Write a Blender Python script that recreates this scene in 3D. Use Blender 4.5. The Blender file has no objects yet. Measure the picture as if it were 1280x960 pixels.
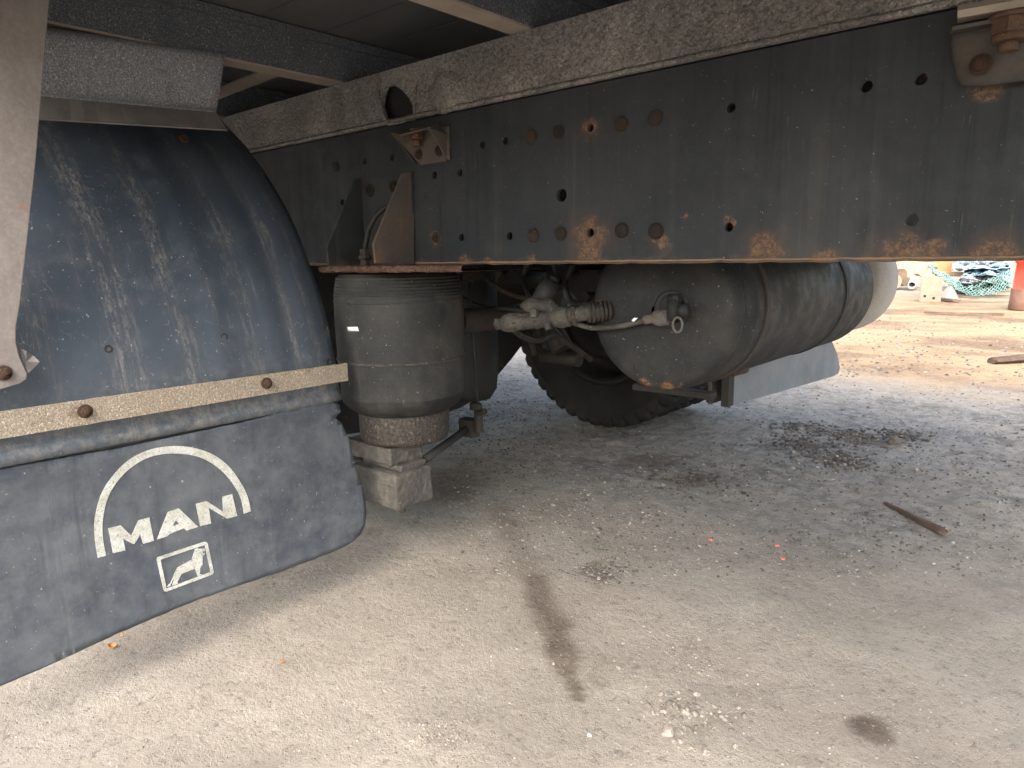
import bpy, bmesh, math, random
from mathutils import Vector, Matrix, noise
from mathutils.geometry import tessellate_polygon
random.seed(7)
R = math.radians
sc = bpy.context.scene
col = sc.collection

# ------------------------------------------------------------------ camera
W0, H0, F = 1280.0, 960.0, 880.0
CAMZ = 0.70
YAW, PITCH, ROLL = R(48.9), R(-10.3), R(1.0)
_c, _s = math.cos(YAW), math.sin(YAW)
hf = Vector((-_c, _s, 0)); rt = Vector((_s, _c, 0)); up0 = Vector((0, 0, 1))
fw = (hf * math.cos(PITCH) + up0 * math.sin(PITCH)).normalized()
upv = (up0 * math.cos(PITCH) - hf * math.sin(PITCH)).normalized()
rt2 = rt * math.cos(ROLL) - upv * math.sin(ROLL)
up2 = upv * math.cos(ROLL) + rt * math.sin(ROLL)
CAM = Vector((0, 0, CAMZ))
cd = bpy.data.cameras.new('camera'); cam = bpy.data.objects.new('camera', cd); col.objects.link(cam)
cd.sensor_width = 36; cd.lens = F / W0 * 36; cd.clip_start = 0.02; cd.clip_end = 2000
m = Matrix((rt2, up2, -fw)).transposed().to_4x4(); m.translation = CAM
cam.matrix_world = m
sc.camera = cam
sc.render.resolution_x = 1024; sc.render.resolution_y = 768

# ------------------------------------------------------------------ light
SUN_EL, SUN_AZ = R(44), R(158)          # azimuth measured from +Y towards +X
w = bpy.data.worlds.new('World'); sc.world = w; w.use_nodes = True
nt = w.node_tree; bg = nt.nodes['Background']
sky = nt.nodes.new('ShaderNodeTexSky'); sky.sky_type = 'NISHITA'; sky.sun_disc = False
sky.sun_elevation = SUN_EL; sky.sun_rotation = SUN_AZ; sky.dust_density = 5; sky.air_density = 1.3
hs = nt.nodes.new('ShaderNodeHueSaturation'); hs.inputs['Saturation'].default_value = 0.8
nt.links.new(sky.outputs[0], hs.inputs['Color']); nt.links.new(hs.outputs[0], bg.inputs[0])
bg.inputs[1].default_value = 0.15
sl = bpy.data.lights.new('sun', 'SUN'); so = bpy.data.objects.new('sun', sl); col.objects.link(so)
sl.energy = 1.0; sl.angle = R(60); sl.color = (1, .97, .93)
sd = Vector((math.sin(SUN_AZ) * math.cos(SUN_EL), math.cos(SUN_AZ) * math.cos(SUN_EL), math.sin(SUN_EL)))
so.rotation_euler = sd.to_track_quat('Z', 'Y').to_euler(); so.location = (0, 0, 20)
sc.view_settings.view_transform = 'Standard'; sc.view_settings.look = 'None'
sc.view_settings.exposure = 2.15; sc.view_settings.gamma = 1
sc.cycles.max_bounces = 8; sc.cycles.diffuse_bounces = 5

# ------------------------------------------------------------------ helpers
def ray(x, y):
    return (fw * F + rt2 * (x - W0 / 2) - up2 * (y - H0 / 2)).normalized()
def at(x, y, X=None, Y=None, Z=None):
    """point where the sight line of photo pixel x, y meets a plane of the place"""
    d = ray(x, y)
    if X is not None: t = (X - CAM.x) / d.x
    elif Y is not None: t = (Y - CAM.y) / d.y
    else: t = (Z - CAM.z) / d.z
    return CAM + d * t
def depth(p): return (Vector(p) - CAM).dot(fw)

class N:
    def __init__(s, name):
        s.m = bpy.data.materials.new(name); s.m.use_nodes = True
        s.t = s.m.node_tree; s.b = s.t.nodes['Principled BSDF']
        s.co = s.t.nodes.new('ShaderNodeTexCoord').outputs['Object']
    def new(s, ty): return s.t.nodes.new(ty)
    def L(s, a, b): s.t.links.new(a, b)
    def mapped(s, scale=(1, 1, 1), co=None):
        n = s.new('ShaderNodeMapping'); n.inputs['Scale'].default_value = scale
        s.L(co or s.co, n.inputs[0]); return n.outputs[0]
    def noise(s, scale, detail=5, rough=.6, dist=0, co=None):
        n = s.new('ShaderNodeTexNoise'); n.inputs['Scale'].default_value = scale
        n.inputs['Detail'].default_value = detail; n.inputs['Roughness'].default_value = rough
        n.inputs['Distortion'].default_value = dist
        s.L(co or s.co, n.inputs['Vector']); return n.outputs['Fac']
    def voro(s, scale, feature='F1', out='Distance', co=None):
        n = s.new('ShaderNodeTexVoronoi'); n.inputs['Scale'].default_value = scale; n.feature = feature
        s.L(co or s.co, n.inputs['Vector']); return n.outputs[out]
    def ramp(s, fac, a, b, lo=0., hi=1.):
        n = s.new('ShaderNodeMapRange'); n.interpolation_type = 'SMOOTHSTEP'
        n.inputs[1].default_value = a; n.inputs[2].default_value = b
        n.inputs[3].default_value = lo; n.inputs[4].default_value = hi
        s.L(fac, n.inputs[0]); return n.outputs[0]
    def math(s, op, a, b=None):
        n = s.new('ShaderNodeMath'); n.operation = op
        for i, v in enumerate((a, b)):
            if v is None: continue
            if isinstance(v, (int, float)): n.inputs[i].default_value = v
            else: s.L(v, n.inputs[i])
        return n.outputs[0]
    def mix(s, f, a, b):
        n = s.new('ShaderNodeMix'); n.data_type = 'RGBA'
        for i, v in ((0, f), (6, a), (7, b)):
            if isinstance(v, (int, float)): n.inputs[i].default_value = v
            elif isinstance(v, tuple): n.inputs[i].default_value = (*v, 1)
            else: s.L(v, n.inputs[i])
        return n.outputs[2]
    def attr(s, name):
        n = s.new('ShaderNodeAttribute'); n.attribute_name = name; return n
    def spots(s, pts, co=None, warp=.02):
        """rust or stain round given points (x, y, z, r): 1 inside"""
        nz = s.new('ShaderNodeTexNoise'); nz.inputs['Scale'].default_value = 45; nz.inputs['Detail'].default_value = 5
        s.L(s.co, nz.inputs['Vector'])
        vm = s.new('ShaderNodeVectorMath'); vm.operation = 'MULTIPLY_ADD'
        s.L(nz.outputs['Color'], vm.inputs[0]); vm.inputs[1].default_value = (warp,) * 3
        off = s.new('ShaderNodeVectorMath'); off.operation = 'SUBTRACT'; s.L(s.co, off.inputs[0]); off.inputs[1].default_value = (warp / 2,) * 3
        s.L(off.outputs[0], vm.inputs[2])
        acc = None
        for (x, y, z, r) in pts:
            d = s.new('ShaderNodeVectorMath'); d.operation = 'DISTANCE'
            s.L(vm.outputs[0], d.inputs[0]); d.inputs[1].default_value = (x, y, z)
            o = s.ramp(d.outputs['Value'], r * .35, r * 1.4, 1, 0)
            acc = o if acc is None else s.math('MAXIMUM', acc, o)
        return acc
    def done(s, colr, rough=.7, bump=None, bs=.3, bd=.002, metal=0, spec=.5, rough_v=None):
        s.L(colr, s.b.inputs['Base Color']) if not isinstance(colr, tuple) else None
        if isinstance(colr, tuple): s.b.inputs['Base Color'].default_value = (*colr, 1)
        if rough_v is not None: s.L(rough_v, s.b.inputs['Roughness'])
        else: s.b.inputs['Roughness'].default_value = rough
        s.b.inputs['Metallic'].default_value = metal
        s.b.inputs['Specular IOR Level'].default_value = spec
        if bump is not None:
            n = s.new('ShaderNodeBump'); n.inputs['Strength'].default_value = bs; n.inputs['Distance'].default_value = bd
            s.L(bump, n.inputs['Height']); s.L(n.outputs[0], s.b.inputs['Normal'])
        return s.m

def grime(name, base, dirt, amt=.5, rust=0., rustc=(.16, .062, .025), streak=0., speck=0., speckc=(.4, .37, .33),
          rough=.65, bs=.4, bd=.002, bscale=90, scale=4., spots=None, spec=.28, axis='z', fine=160):
    n = N(name)
    big = n.noise(scale, 6, .62, .3)
    med = n.noise(scale * 6, 6, .7)
    f = n.math('MULTIPLY', n.ramp(n.math('ADD', n.math('MULTIPLY', big, .6), n.math('MULTIPLY', med, .4)), .5 - .28 * amt, .66 - .05 * amt), min(1, .45 + amt * .5))
    c = n.mix(f, base, dirt)
    tone = n.noise(fine, 3, .7)
    c = n.mix(n.ramp(tone, .4, .75, 0, .35), c, tuple(min(1, v * 1.6 + .01) for v in base))
    if streak:
        sm = {'z': (22, 22, .9), 'x': (.9, 22, 22), 'y': (22, .9, 22)}[axis]
        st = n.noise(1., 6, .7, .25, co=n.mapped(sm))
        br = n.noise(9, 5, .7)
        sf = n.math('MULTIPLY', n.ramp(st, .54, .70), n.ramp(br, .35, .62))
        c = n.mix(n.math('MULTIPLY', sf, streak), c, dirt)
        st2 = n.noise(1.6, 5, .7, .1, co=n.mapped(sm))
        c = n.mix(n.math('MULTIPLY', n.ramp(st2, .56, .72), streak * .6), c, tuple(v * .45 for v in base))
    if rust:
        r = n.math('MULTIPLY', n.ramp(n.noise(scale * 2.3 + 1.7, 8, .72), .63 - .2 * rust, .72 - .12 * rust), n.ramp(n.noise(70, 4, .7), .25, .6, .35, 1))
        rc = n.mix(n.noise(120, 4, .7), rustc, tuple(min(1, v * 2.1) for v in rustc))
        c = n.mix(r, c, rc)
    if spots:
        r = n.math('MULTIPLY', n.ramp(n.spots(spots), .05, .9), n.ramp(n.noise(130, 4, .75), .38, .58, .15, .95))
        rc = n.mix(n.ramp(n.noise(150, 4, .7), .35, .65), (.060, .032, .022), (.20, .105, .055))
        c = n.mix(r, c, rc)
    if speck:
        v = n.noise(230, 2, .6)
        c = n.mix(n.math('MULTIPLY', n.ramp(v, .74 - .1 * speck, .80 - .1 * speck), .85), c, speckc)
        v2 = n.noise(75, 4, .75, .6)
        c = n.mix(n.math('MULTIPLY', n.ramp(v2, .70 - .05 * speck, .78), .6), c, speckc)
    hb = n.math('ADD', n.noise(bscale, 6, .7), n.math('MULTIPLY', n.noise(bscale * .22, 3, .6), .8))
    rv = n.ramp(n.noise(scale * 3, 5, .7), .3, .7, max(.05, rough - .14), min(1, rough + .14))
    return n.done(c, bump=hb, bs=bs, bd=bd, spec=spec, rough_v=rv)

# ---- object making
TR = Vector((-1.0, 1.38, 0))      # base point of the truck
def tag(o, label=None, cat=None, group=None, kind=None):
    if label: o['label'] = label
    if cat: o['category'] = cat
    if group: o['group'] = group
    if kind: o['kind'] = kind
    return o
def link(name, me, mat, parent=None, loc=(0, 0, 0), label=None):
    o = bpy.data.objects.new(name, me); col.objects.link(o); o.location = loc
    if mat is not None and not me.materials: me.materials.append(mat)
    if parent: o.parent = parent
    if label: o['label'] = label
    return o
class MB:
    """collects world-space geometry into one mesh"""
    def __init__(s): s.v = []; s.f = []; s.sm = []
    def add(s, vs, fs, smooth=False):
        k = len(s.v); s.v += [tuple(v) for v in vs]
        s.f += [tuple(i + k for i in f) for f in fs]; s.sm += [smooth] * len(fs)
    def box(s, a, b):
        x0, x1 = sorted((a[0], b[0])); y0, y1 = sorted((a[1], b[1])); z0, z1 = sorted((a[2], b[2]))
        s.add([(x0, y0, z0), (x1, y0, z0), (x1, y1, z0), (x0, y1, z0), (x0, y0, z1), (x1, y0, z1), (x1, y1, z1), (x0, y1, z1)],
              [(0, 3, 2, 1), (4, 5, 6, 7), (0, 1, 5, 4), (1, 2, 6, 5), (2, 3, 7, 6), (3, 0, 4, 7)])
    def tube(s, pts, r, n=14, caps=True, smooth=True):
        pts = [Vector(p) for p in pts]; rs = r if isinstance(r, (list, tuple)) else [r] * len(pts)
        rings = []; prev = None
        for i, p in enumerate(pts):
            if i == 0: t = pts[1] - p
            elif i == len(pts) - 1: t = p - pts[i - 1]
            else: t = (pts[i + 1] - pts[i - 1])
            t.normalize()
            if prev is None:
                a = Vector((0, 0, 1)) if abs(t.z) < .9 else Vector((1, 0, 0))
                u = t.cross(a).normalized()
            else: u = (prev - t * prev.dot(t)).normalized()
            prev = u; v = t.cross(u)
            rings.append([p + (u * math.cos(2 * math.pi * k / n) + v * math.sin(2 * math.pi * k / n)) * rs[i] for k in range(n)])
        vs = [q for rg in rings for q in rg]; fs = []
        for i in range(len(pts) - 1):
            for k in range(n):
                a = i * n + k; b = i * n + (k + 1) % n
                fs.append((a, b, b + n, a + n))
        s.add(vs, fs, smooth)
        if caps:
            s.add(rings[0], [tuple(reversed(range(n)))]); s.add(rings[-1], [tuple(range(n))])
    def lathe(s, c, axis, prof, n=64, mod=None, smooth=True):
        """prof: (r, h) pairs; axis 'z' or 'y'"""
        vs = []; fs = []
        for j, (r, h) in enumerate(prof):
            for k in range(n):
                a = 2 * math.pi * k / n
                rr = r + (mod(j, k, a, h) if mod else 0)
                if axis == 'z': vs.append((c[0] + rr * math.cos(a), c[1] + rr * math.sin(a), c[2] + h))
                elif axis == 'y': vs.append((c[0] + rr * math.sin(a), c[1] + h, c[2] + rr * math.cos(a)))
                else: vs.append((c[0] + h, c[1] + rr * math.cos(a), c[2] + rr * math.sin(a)))
        for j in range(len(prof) - 1):
            for k in range(n):
                a = j * n + k; b = j * n + (k + 1) % n
                fs.append((a, b, b + n, a + n))
        s.add(vs, fs, smooth)
    def plate(s, outline, thick, holes=()):
        """flat plate from a 3-D outline, extruded by the vector thick, with holes (lists of 3-D points)"""
        loops = [[Vector(p) for p in outline]] + [[Vector(p) for p in h] for h in holes]
        fl = [p for l in loops for p in l]; n = len(fl); th = Vector(thick)
        # project on the plate's plane
        nrm = th.normalized(); a = Vector((0, 0, 1)) if abs(nrm.z) < .8 else Vector((1, 0, 0))
        u = nrm.cross(a).normalized(); v = nrm.cross(u)
        pl = [[Vector((p.dot(u), p.dot(v), 0)) for p in l] for l in loops]
        tr = tessellate_polygon(pl)
        s.add(fl + [p + th for p in fl], [tuple(t) for t in tr] + [tuple(i + n for i in reversed(t)) for t in tr])
        k = 0
        for l in loops:
            m_ = len(l)
            s.add(l + [p + th for p in l], [(i, (i + 1) % m_, (i + 1) % m_ + m_, i + m_) for i in range(m_)])
    def strip(s, rows, thick=None, smooth=True):
        """grid surface from rows of points; thick: vector function -> second skin"""
        nr, nc = len(rows), len(rows[0])
        vs = [p for r in rows for p in r]
        fs = [(i * nc + j, i * nc + j + 1, (i + 1) * nc + j + 1, (i + 1) * nc + j) for i in range(nr - 1) for j in range(nc - 1)]
        s.add(vs, fs, smooth)
    def build(s, name, mat, parent=None, bevel=0, label=None, origin=None, solid=0, base=None):
        base = TR if base is None else Vector(base)
        me = bpy.data.meshes.new(name)
        me.from_pydata([tuple(Vector(v) - base) for v in s.v], [], s.f)
        me.polygons.foreach_set('use_smooth', s.sm)
        bm = bmesh.new(); bm.from_mesh(me)
        bmesh.ops.remove_doubles(bm, verts=bm.verts, dist=1e-6)
        bmesh.ops.recalc_face_normals(bm, faces=bm.faces)
        if bevel:
            es = [e for e in bm.edges if len(e.link_faces) == 2 and e.calc_face_angle(0) > .6]
            bmesh.ops.bevel(bm, geom=es, offset=bevel, segments=2, affect='EDGES', profile=.6, clamp_overlap=True)
        bm.to_mesh(me); bm.free()
        o = link(name, me, mat, parent, label=label)
        if solid:
            md = o.modifiers.new('solid', 'SOLIDIFY'); md.thickness = solid; md.offset = 0
        return o
def circ(c, r, u, v, n=18):
    c = Vector(c); return [c + Vector(u) * r * math.cos(2 * math.pi * k / n) + Vector(v) * r * math.sin(2 * math.pi * k / n) for k in range(n)]
UX, UY, UZ = Vector((1, 0, 0)), Vector((0, 1, 0)), Vector((0, 0, 1))
def rel(p, r): p = Vector(p) - TR; return (p.x, p.y, p.z, r)

# ------------------------------------------------------------------ materials
YR = 1.0                                                  # outer face of the near chassis rail
def ry(x, y): return at(x, y, Y=YR)
rs = [rel(ry(738, 296), .031), rel(ry(738, 318), .024), rel(ry(738, 157), .014), rel(ry(955, 312), .024), rel(ry(1130, 320), .026), rel(ry(1030, 326), .014),
      rel(ry(1165, 312), .014), rel(ry(1240, 322), .022), rel(ry(822, 296), .012), rel(ry(830, 302), .010), rel(ry(545, 297), .013), rel(ry(665, 326), .012),
      rel(ry(610, 329), .014), rel(ry(911, 276), .008), rel(ry(855, 274), .007), rel(ry(580, 329), .02), rel(ry(1235, 104), .02)]
M = {}
M['rail_dark'] = grime('rail_paint', (.030, .034, .036), (.115, .105, .09), .25, streak=.55, speck=.35, rough=.52, bs=.25, bscale=60, spots=rs, scale=3)
def railm():
    n = N('rail_paint')
    big = n.noise(2.6, 5, .6); med = n.noise(16, 7, .72); fine = n.noise(240, 3, .75)
    c = n.mix(n.ramp(big, .35, .68), (.014, .0175, .022), (.026, .029, .032))
    c = n.mix(n.math('MULTIPLY', n.ramp(med, .5, .7), .35), c, (.045, .045, .043))
    st = n.noise(1., 7, .72, .15, co=n.mapped((30, 30, 1.1)))
    c = n.mix(n.math('MULTIPLY', n.ramp(st, .52, .66), n.ramp(big, .35, .6, .1, .55)), c, (.046, .046, .044))
    st2 = n.noise(1., 7, .72, .15, co=n.mapped((48, 48, 1.6)))
    c = n.mix(n.math('MULTIPLY', n.ramp(st2, .54, .68), .55), c, (.006, .008, .011))
    st3 = n.noise(1., 5, .6, .4, co=n.mapped((16, 16, .5)))
    c = n.mix(n.math('MULTIPLY', n.ramp(n.math('ABSOLUTE', n.math('SUBTRACT', st3, .5)), .004, .0), n.ramp(med, .5, .66, 0, .45)), c, (.12, .115, .10))
    # dust bloom and rust along the lower edge
    sep = n.new('ShaderNodeSeparateXYZ'); n.L(n.co, sep.inputs[0])
    ed = n.ramp(n.math('ADD', sep.outputs[2], n.math('MULTIPLY', med, .05)), ry(900, 300).z + .006, ry(900, 327).z + .022, 0, 1)
    c = n.mix(n.math('MULTIPLY', ed, n.ramp(n.noise(20, 5, .7), .4, .62, .1, .75)), c, (.085, .062, .045))
    r = n.math('MULTIPLY', n.ramp(n.spots(rs, warp=.03), .02, .8), n.ramp(n.noise(95, 7, .85), .36, .60, .05, .95))
    rc = n.mix(n.ramp(n.noise(230, 6, .85), .34, .68), (.045, .027, .019), (.20, .112, .062))
    # brown stain bleeding round and below each rusty place
    halo = n.math('MULTIPLY', n.ramp(n.spots([(x_, y_, z_ - .006, r_ * 1.9) for (x_, y_, z_, r_) in rs[:12]], warp=.05), 0, 1.3), n.ramp(st, .35, .6, .25, .8))
    c = n.mix(n.math('MULTIPLY', halo, .6), c, (.075, .046, .03))
    c = n.mix(r, c, rc)
    c = n.mix(n.math('MULTIPLY', n.ramp(n.noise(230, 2, .6), .72, .78), .6), c, (.26, .25, .23))
    c = n.mix(n.math('MULTIPLY', n.ramp(n.noise(70, 5, .8, .6), .69, .79), .7), c, (.20, .19, .17))
    hh = n.math('ADD', n.math('MULTIPLY', fine, .5), n.math('ADD', n.noise(45, 6, .7), r))
    return n.done(c, bump=hh, bs=.3, bd=.002, spec=.30, rough_v=n.ramp(med, .3, .7, .48, .75))
M['rail'] = railm()
M['crust'] = None
def crust():
    n = N('crusted_road_dirt')
    d = n.noise(26, 3, .5, .8)
    wr = n.noise(135, 6, .8, .5)
    v = n.voro(190)
    h = n.math('MULTIPLY', n.math('ADD', n.math('MULTIPLY', wr, 1.1), n.math('MULTIPLY', v, .45)), n.ramp(n.noise(6, 5, .7, .5), .38, .62, .35, 1.3))
    big = n.noise(3.2, 5, .6)
    c = n.mix(n.ramp(big, .35, .65), (.175, .166, .152), (.28, .262, .238))
    c = n.mix(n.ramp(wr, .40, .56), (.10, .096, .090), c)
    c = n.mix(n.math('MULTIPLY', n.ramp(n.noise(300, 3, .7), .55, .70), .7), c, (.52, .49, .44))
    c = n.mix(n.math('MULTIPLY', n.ramp(d, .66, .8), .15), c, (.12, .08, .05))
    return n.done(c, rough=.5, bump=n.math('ADD', h, n.noise(48, 4, .6, 1.2)), bs=1., bd=.008, spec=.6)
M['crust'] = crust()
def granular(name, c1, c2, c3, bs=.8, sc_=430, rough=.7, spots=None):
    n = N(name)
    a = n.noise(sc_, 4, .75); b = n.noise(7, 5, .6)
    c = n.mix(n.ramp(a, .38, .62), c1, c2)
    c = n.mix(n.math('MULTIPLY', n.ramp(n.noise(sc_ * .8 + 9, 2, .6), .58, .70), .8), c, c3)
    c = n.mix(n.ramp(b, .5, .75, 0, .4), c, c1)
    c = n.mix(n.math('MULTIPLY', n.ramp(n.noise(26, 6, .75), .56, .70), .45), c, tuple(v * .45 for v in c1))
    if spots: c = n.mix(n.math('MULTIPLY', n.ramp(n.spots(spots, warp=.02), .0, .9), n.ramp(n.noise(120, 4, .7), .3, .55, .4, .95)), c, (.085, .048, .03))
    return n.done(c, rough=rough, bump=n.math('ADD', a, n.noise(40, 4, .6)), bs=bs, bd=.003, spec=.3)
M['strap'] = granular('dusty_flat_steel', (.17, .14, .105), (.33, .285, .23), (.56, .52, .46), rough=.75, spots=[rel(at(333, 479, X=-1.15), .017), rel(at(100, 514, X=-1.15), .020), rel(at(225, 500, X=-1.15), .008), rel(at(10, 530, X=-1.15), .012)])
M['zbar'] = granular('gritty_zinc', (.15, .165, .19), (.36, .375, .39), (.70, .70, .68), sc_=380, rough=.5)
M['zlip'] = grime('grey_lip', (.10, .092, .095), (.22, .20, .185), .5, rust=.1, rough=.6, speck=.3, bs=.3)
M['cross'] = granular('gritty_cross_member', (.045, .053, .066), (.125, .135, .15), (.30, .31, .31), sc_=330, rough=.55)
M['crossflange'] = grime('dusty_flange', (.20, .17, .14), (.34, .29, .24), .5, rough=.75, bs=.3, fine=200)
M['post'] = grime('dusty_post', (.15, .134, .126), (.24, .218, .205), .30, rust=.18, rustc=(.13, .07, .05), speck=.3, speckc=(.10, .07, .055), rough=.7, bs=.35, scale=5)
M['plank'] = grime('grey_ply', (.065, .067, .072), (.10, .098, .095), .3, streak=.4, rough=.8, bs=.15, axis='x', scale=2)
M['guard'] = None
M['flap'] = grime('rubber_mud_flap', (.034, .042, .056), (.115, .123, .135), .42, streak=.6, speck=.35, rough=.52, bs=.3, bscale=120, scale=5, spec=.5)
M['rubber'] = grime('grey_rubber', (.015, .0165, .017), (.066, .064, .058), .26, streak=.45, speck=.35, rough=.6, bs=.15, scale=4)
M['tyre'] = grime('tyre_rubber', (.011, .011, .0115), (.04, .036, .032), .22, rough=.8, bs=.3, scale=5)
M['tank'] = grime('grey_painted_tank', (.0125, .014, .015), (.046, .043, .038), .16, streak=.12, speck=.35, rough=.66, bs=.25, scale=7,
                  spots=[rel(at(832, 486, Y=1.15), .016), rel(at(805, 480, Y=1.15), .014), rel(at(752, 388, Y=1.15), .022), rel(at(850, 486, Y=1.15), .010)])
M['band'] = grime('tank_band', (.025, .023, .022), (.07, .055, .045), .3, rough=.7)
M['dark'] = grime('dark_underbody', (.018, .018, .020), (.05, .045, .04), .4, rust=.15, rough=.75, bs=.4)
M['brown'] = grime('dark_brown_metal', (.020, .018, .016), (.055, .044, .036), .3, rust=.2, rough=.75, bs=.4)
M['rust'] = grime('rust', (.055, .032, .022), (.115, .068, .045), .6, rust=.5, rustc=(.11, .058, .038), speck=.4, speckc=(.35, .2, .15), rough=.85, bs=.9, bscale=120, bd=.004, scale=9)
M['rivet'] = grime('rusty_rivet', (.05, .036, .027), (.15, .10, .07), .2, rust=.5, rustc=(.10,.055,.035), rough=.7, bs=1., bscale=150, scale=40, bd=.004)
M['rivetdark'] = grime('dark_rivet', (.03, .026, .024), (.10, .07, .05), .2, rust=.3, rustc=(.09,.05,.03), rough=.7, bs=1., bscale=150, scale=40, bd=.004)
M['gusset'] = grime('rust_stained_gusset', (.05, .048, .046), (.10, .068, .05), .5, rust=.45, rustc=(.085,.045,.028), rough=.7, bs=.4, scale=7)
M['fitting'] = grime('dusty_fitting', (.028, .027, .025), (.13, .118, .098), .30, rust=.15, rough=.75, bs=.9, bscale=110, bd=.004, scale=12, speck=.4)
M['carrier'] = grime('dusty_cast_steel', (.050, .047, .043), (.155, .141, .122), .30, rough=.8, bs=.9, bscale=60, bd=.004, scale=10, speck=.2)
M['piston'] = granular('pitted_piston', (.022, .020, .018), (.055, .048, .040), (.13, .11, .09), sc_=150, bs=1., rough=.6)
M['pale'] = grime('pale_dusty_tank', (.40, .37, .34), (.52, .48, .43), .4, rough=.6, speck=.1, streak=.2)
M['farflap'] = grime('far_flap', (.13, .15, .17), (.22, .235, .25), .4, streak=.5, rough=.5, scale=5, speck=.1)
def printm():
    n = N('worn_white_print'); a = n.noise(330, 3, .8); b = n.noise(40, 4, .7)
    c = n.mix(n.ramp(b, .35, .65), (.34, .34, .30), (.44, .46, .44)); c = n.mix(n.ramp(n.noise(22, 6, .75), .52, .70, 0, .55), c, (.14, .15, .155))
    c = n.mix(n.ramp(a, .50, .66, 0, .8), c, (.13, .14, .15))
    return n.done(c, rough=.6)
M['print'] = printm()
def guardm(bands):
    n = N('black_plastic_mudguard')
    sep = n.new('ShaderNodeSeparateXYZ'); n.L(n.co, sep.inputs[0])
    big = n.noise(2.4, 5, .6, .4); med = n.noise(14, 7, .75, .5); fine = n.noise(260, 3, .75)
    c = n.mix(n.ramp(big, .35, .7), (.034, .046, .064), (.050, .064, .084))
    c = n.mix(n.math('MULTIPLY', n.ramp(med, .50, .72), .30), c, (.10, .110, .125))
    # run-down dust bands following the arch
    wv = n.math('MULTIPLY', n.math('SUBTRACT', n.noise(5, 4, .6), .5), .05)
    yy = n.math('ADD', sep.outputs[1], wv); acc = None
    for (yc, w_, k_) in bands:
        d = n.math('ABSOLUTE', n.math('SUBTRACT', yy, yc - TR.y)); o = n.ramp(d, w_ * .25, w_, k_, 0)
        acc = o if acc is None else n.math('MAXIMUM', acc, o)
    st = n.noise(1., 6, .75, .2, co=n.mapped((14, 70, 1.6)))
    brk = n.math('MULTIPLY', n.ramp(n.noise(1., 7, .85, .5, co=n.mapped((90, 150, 34))), .42, .60), n.ramp(fine, .30, .60, .4, 1))
    c = n.mix(n.math('MULTIPLY', n.math('MULTIPLY', acc, brk), n.ramp(st, .42, .6, .10, 1)), c, (.17, .16, .15))
    c = n.mix(n.math('MULTIPLY', n.math('MULTIPLY', n.ramp(st, .56, .72), n.ramp(med, .4, .6)), .55), c, (.17, .165, .155))
    # crackle scratches
    ve = n.voro(42, 'DISTANCE_TO_EDGE', 'Distance', co=n.mapped((1.3, 1.6, .5)))
    ms = n.math('MULTIPLY', n.ramp(n.noise(9, 5, .7), .50, .64), n.ramp(n.noise(90, 3, .7), .42, .62))
    c = n.mix(n.math('MULTIPLY', n.ramp(ve, .022, .0, 0, .55), ms), c, (.27, .27, .26))
    c = n.mix(n.math('MULTIPLY', n.ramp(n.noise(190, 2, .6), .69, .75), .8), c, (.30, .32, .34))
    c = n.mix(n.math('MULTIPLY', n.ramp(n.noise(60, 5, .75, .6), .72, .80), .5), c, (.24, .25, .25))
    low = n.ramp(n.math('ADD', sep.outputs[2], n.math('MULTIPLY', n.math('SUBTRACT', med, .5), .10)), .545, .445, 0, 1)
    c = n.mix(n.math('MULTIPLY', low, n.ramp(n.noise(60, 6, .8), .38, .66, .05, .7)), c, (.15, .145, .135))
    h_ = n.math('ADD', n.math('MULTIPLY', fine, .4), n.noise(30, 6, .7))
    return n.done(c, bump=h_, bs=.22, bd=.002, spec=.55, rough_v=n.ramp(med, .3, .7, .34, .62))
M['white'] = grime('white_label', (.6, .7, .7), (.45, .5, .5), .4, rough=.5)
M['wood'] = grime('weathered_wood', (.045, .030, .022), (.13, .09, .065), .5, streak=.8, axis='x', rough=.85, bs=.8, bscale=60, bd=.004, scale=6)

# ------------------------------------------------------------------ ground
def fbm(x, y, s, o=4, z=0.): return noise.fractal(Vector((x * s, y * s, z)), .9, 2.0, o)
def sm(a, b, x):
    t = max(0., min(1., (x - a) / (b - a))); return t * t * (3 - 2 * t)
def gp(x, y): p = at(x, y, Z=0); return (p.x, p.y)
def seg(px, py, a, b):
    dx, dy = b[0] - a[0], b[1] - a[1]; t = max(0, min(1, ((px - a[0]) * dx + (py - a[1]) * dy) / (dx * dx + dy * dy)))
    return math.hypot(px - a[0] - t * dx, py - a[1] - t * dy), t
S1 = [gp(625, 640), gp(665, 720), gp(690, 775), gp(722, 870)]
SPOT = gp(1085, 908)
RUB_SHADE = [(gp(1010, 537), .10), (gp(1080, 548), .10), (gp(1130, 545), .06), (gp(1000, 556), .10), (gp(1050, 575), .07), (gp(870, 600), .10), (gp(760, 715), .02), (gp(820, 575), .12), (gp(560, 600), .22)]  # dark rubble patches; the last one is under-truck shade painted into the ground
LMP = [(gp(870, 905), .07, .010), (gp(560, 925), .07, .010), (gp(820, 850), .06, .005), (gp(450, 860), .12, .006), (gp(980, 800), .12, .006), (gp(250, 880), .09, .006), (gp(1120, 558), .03, .015), (gp(1000, 535), .07, .018), (gp(1055, 545), .06, .016), (gp(760, 600), .09, .008)]
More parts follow.
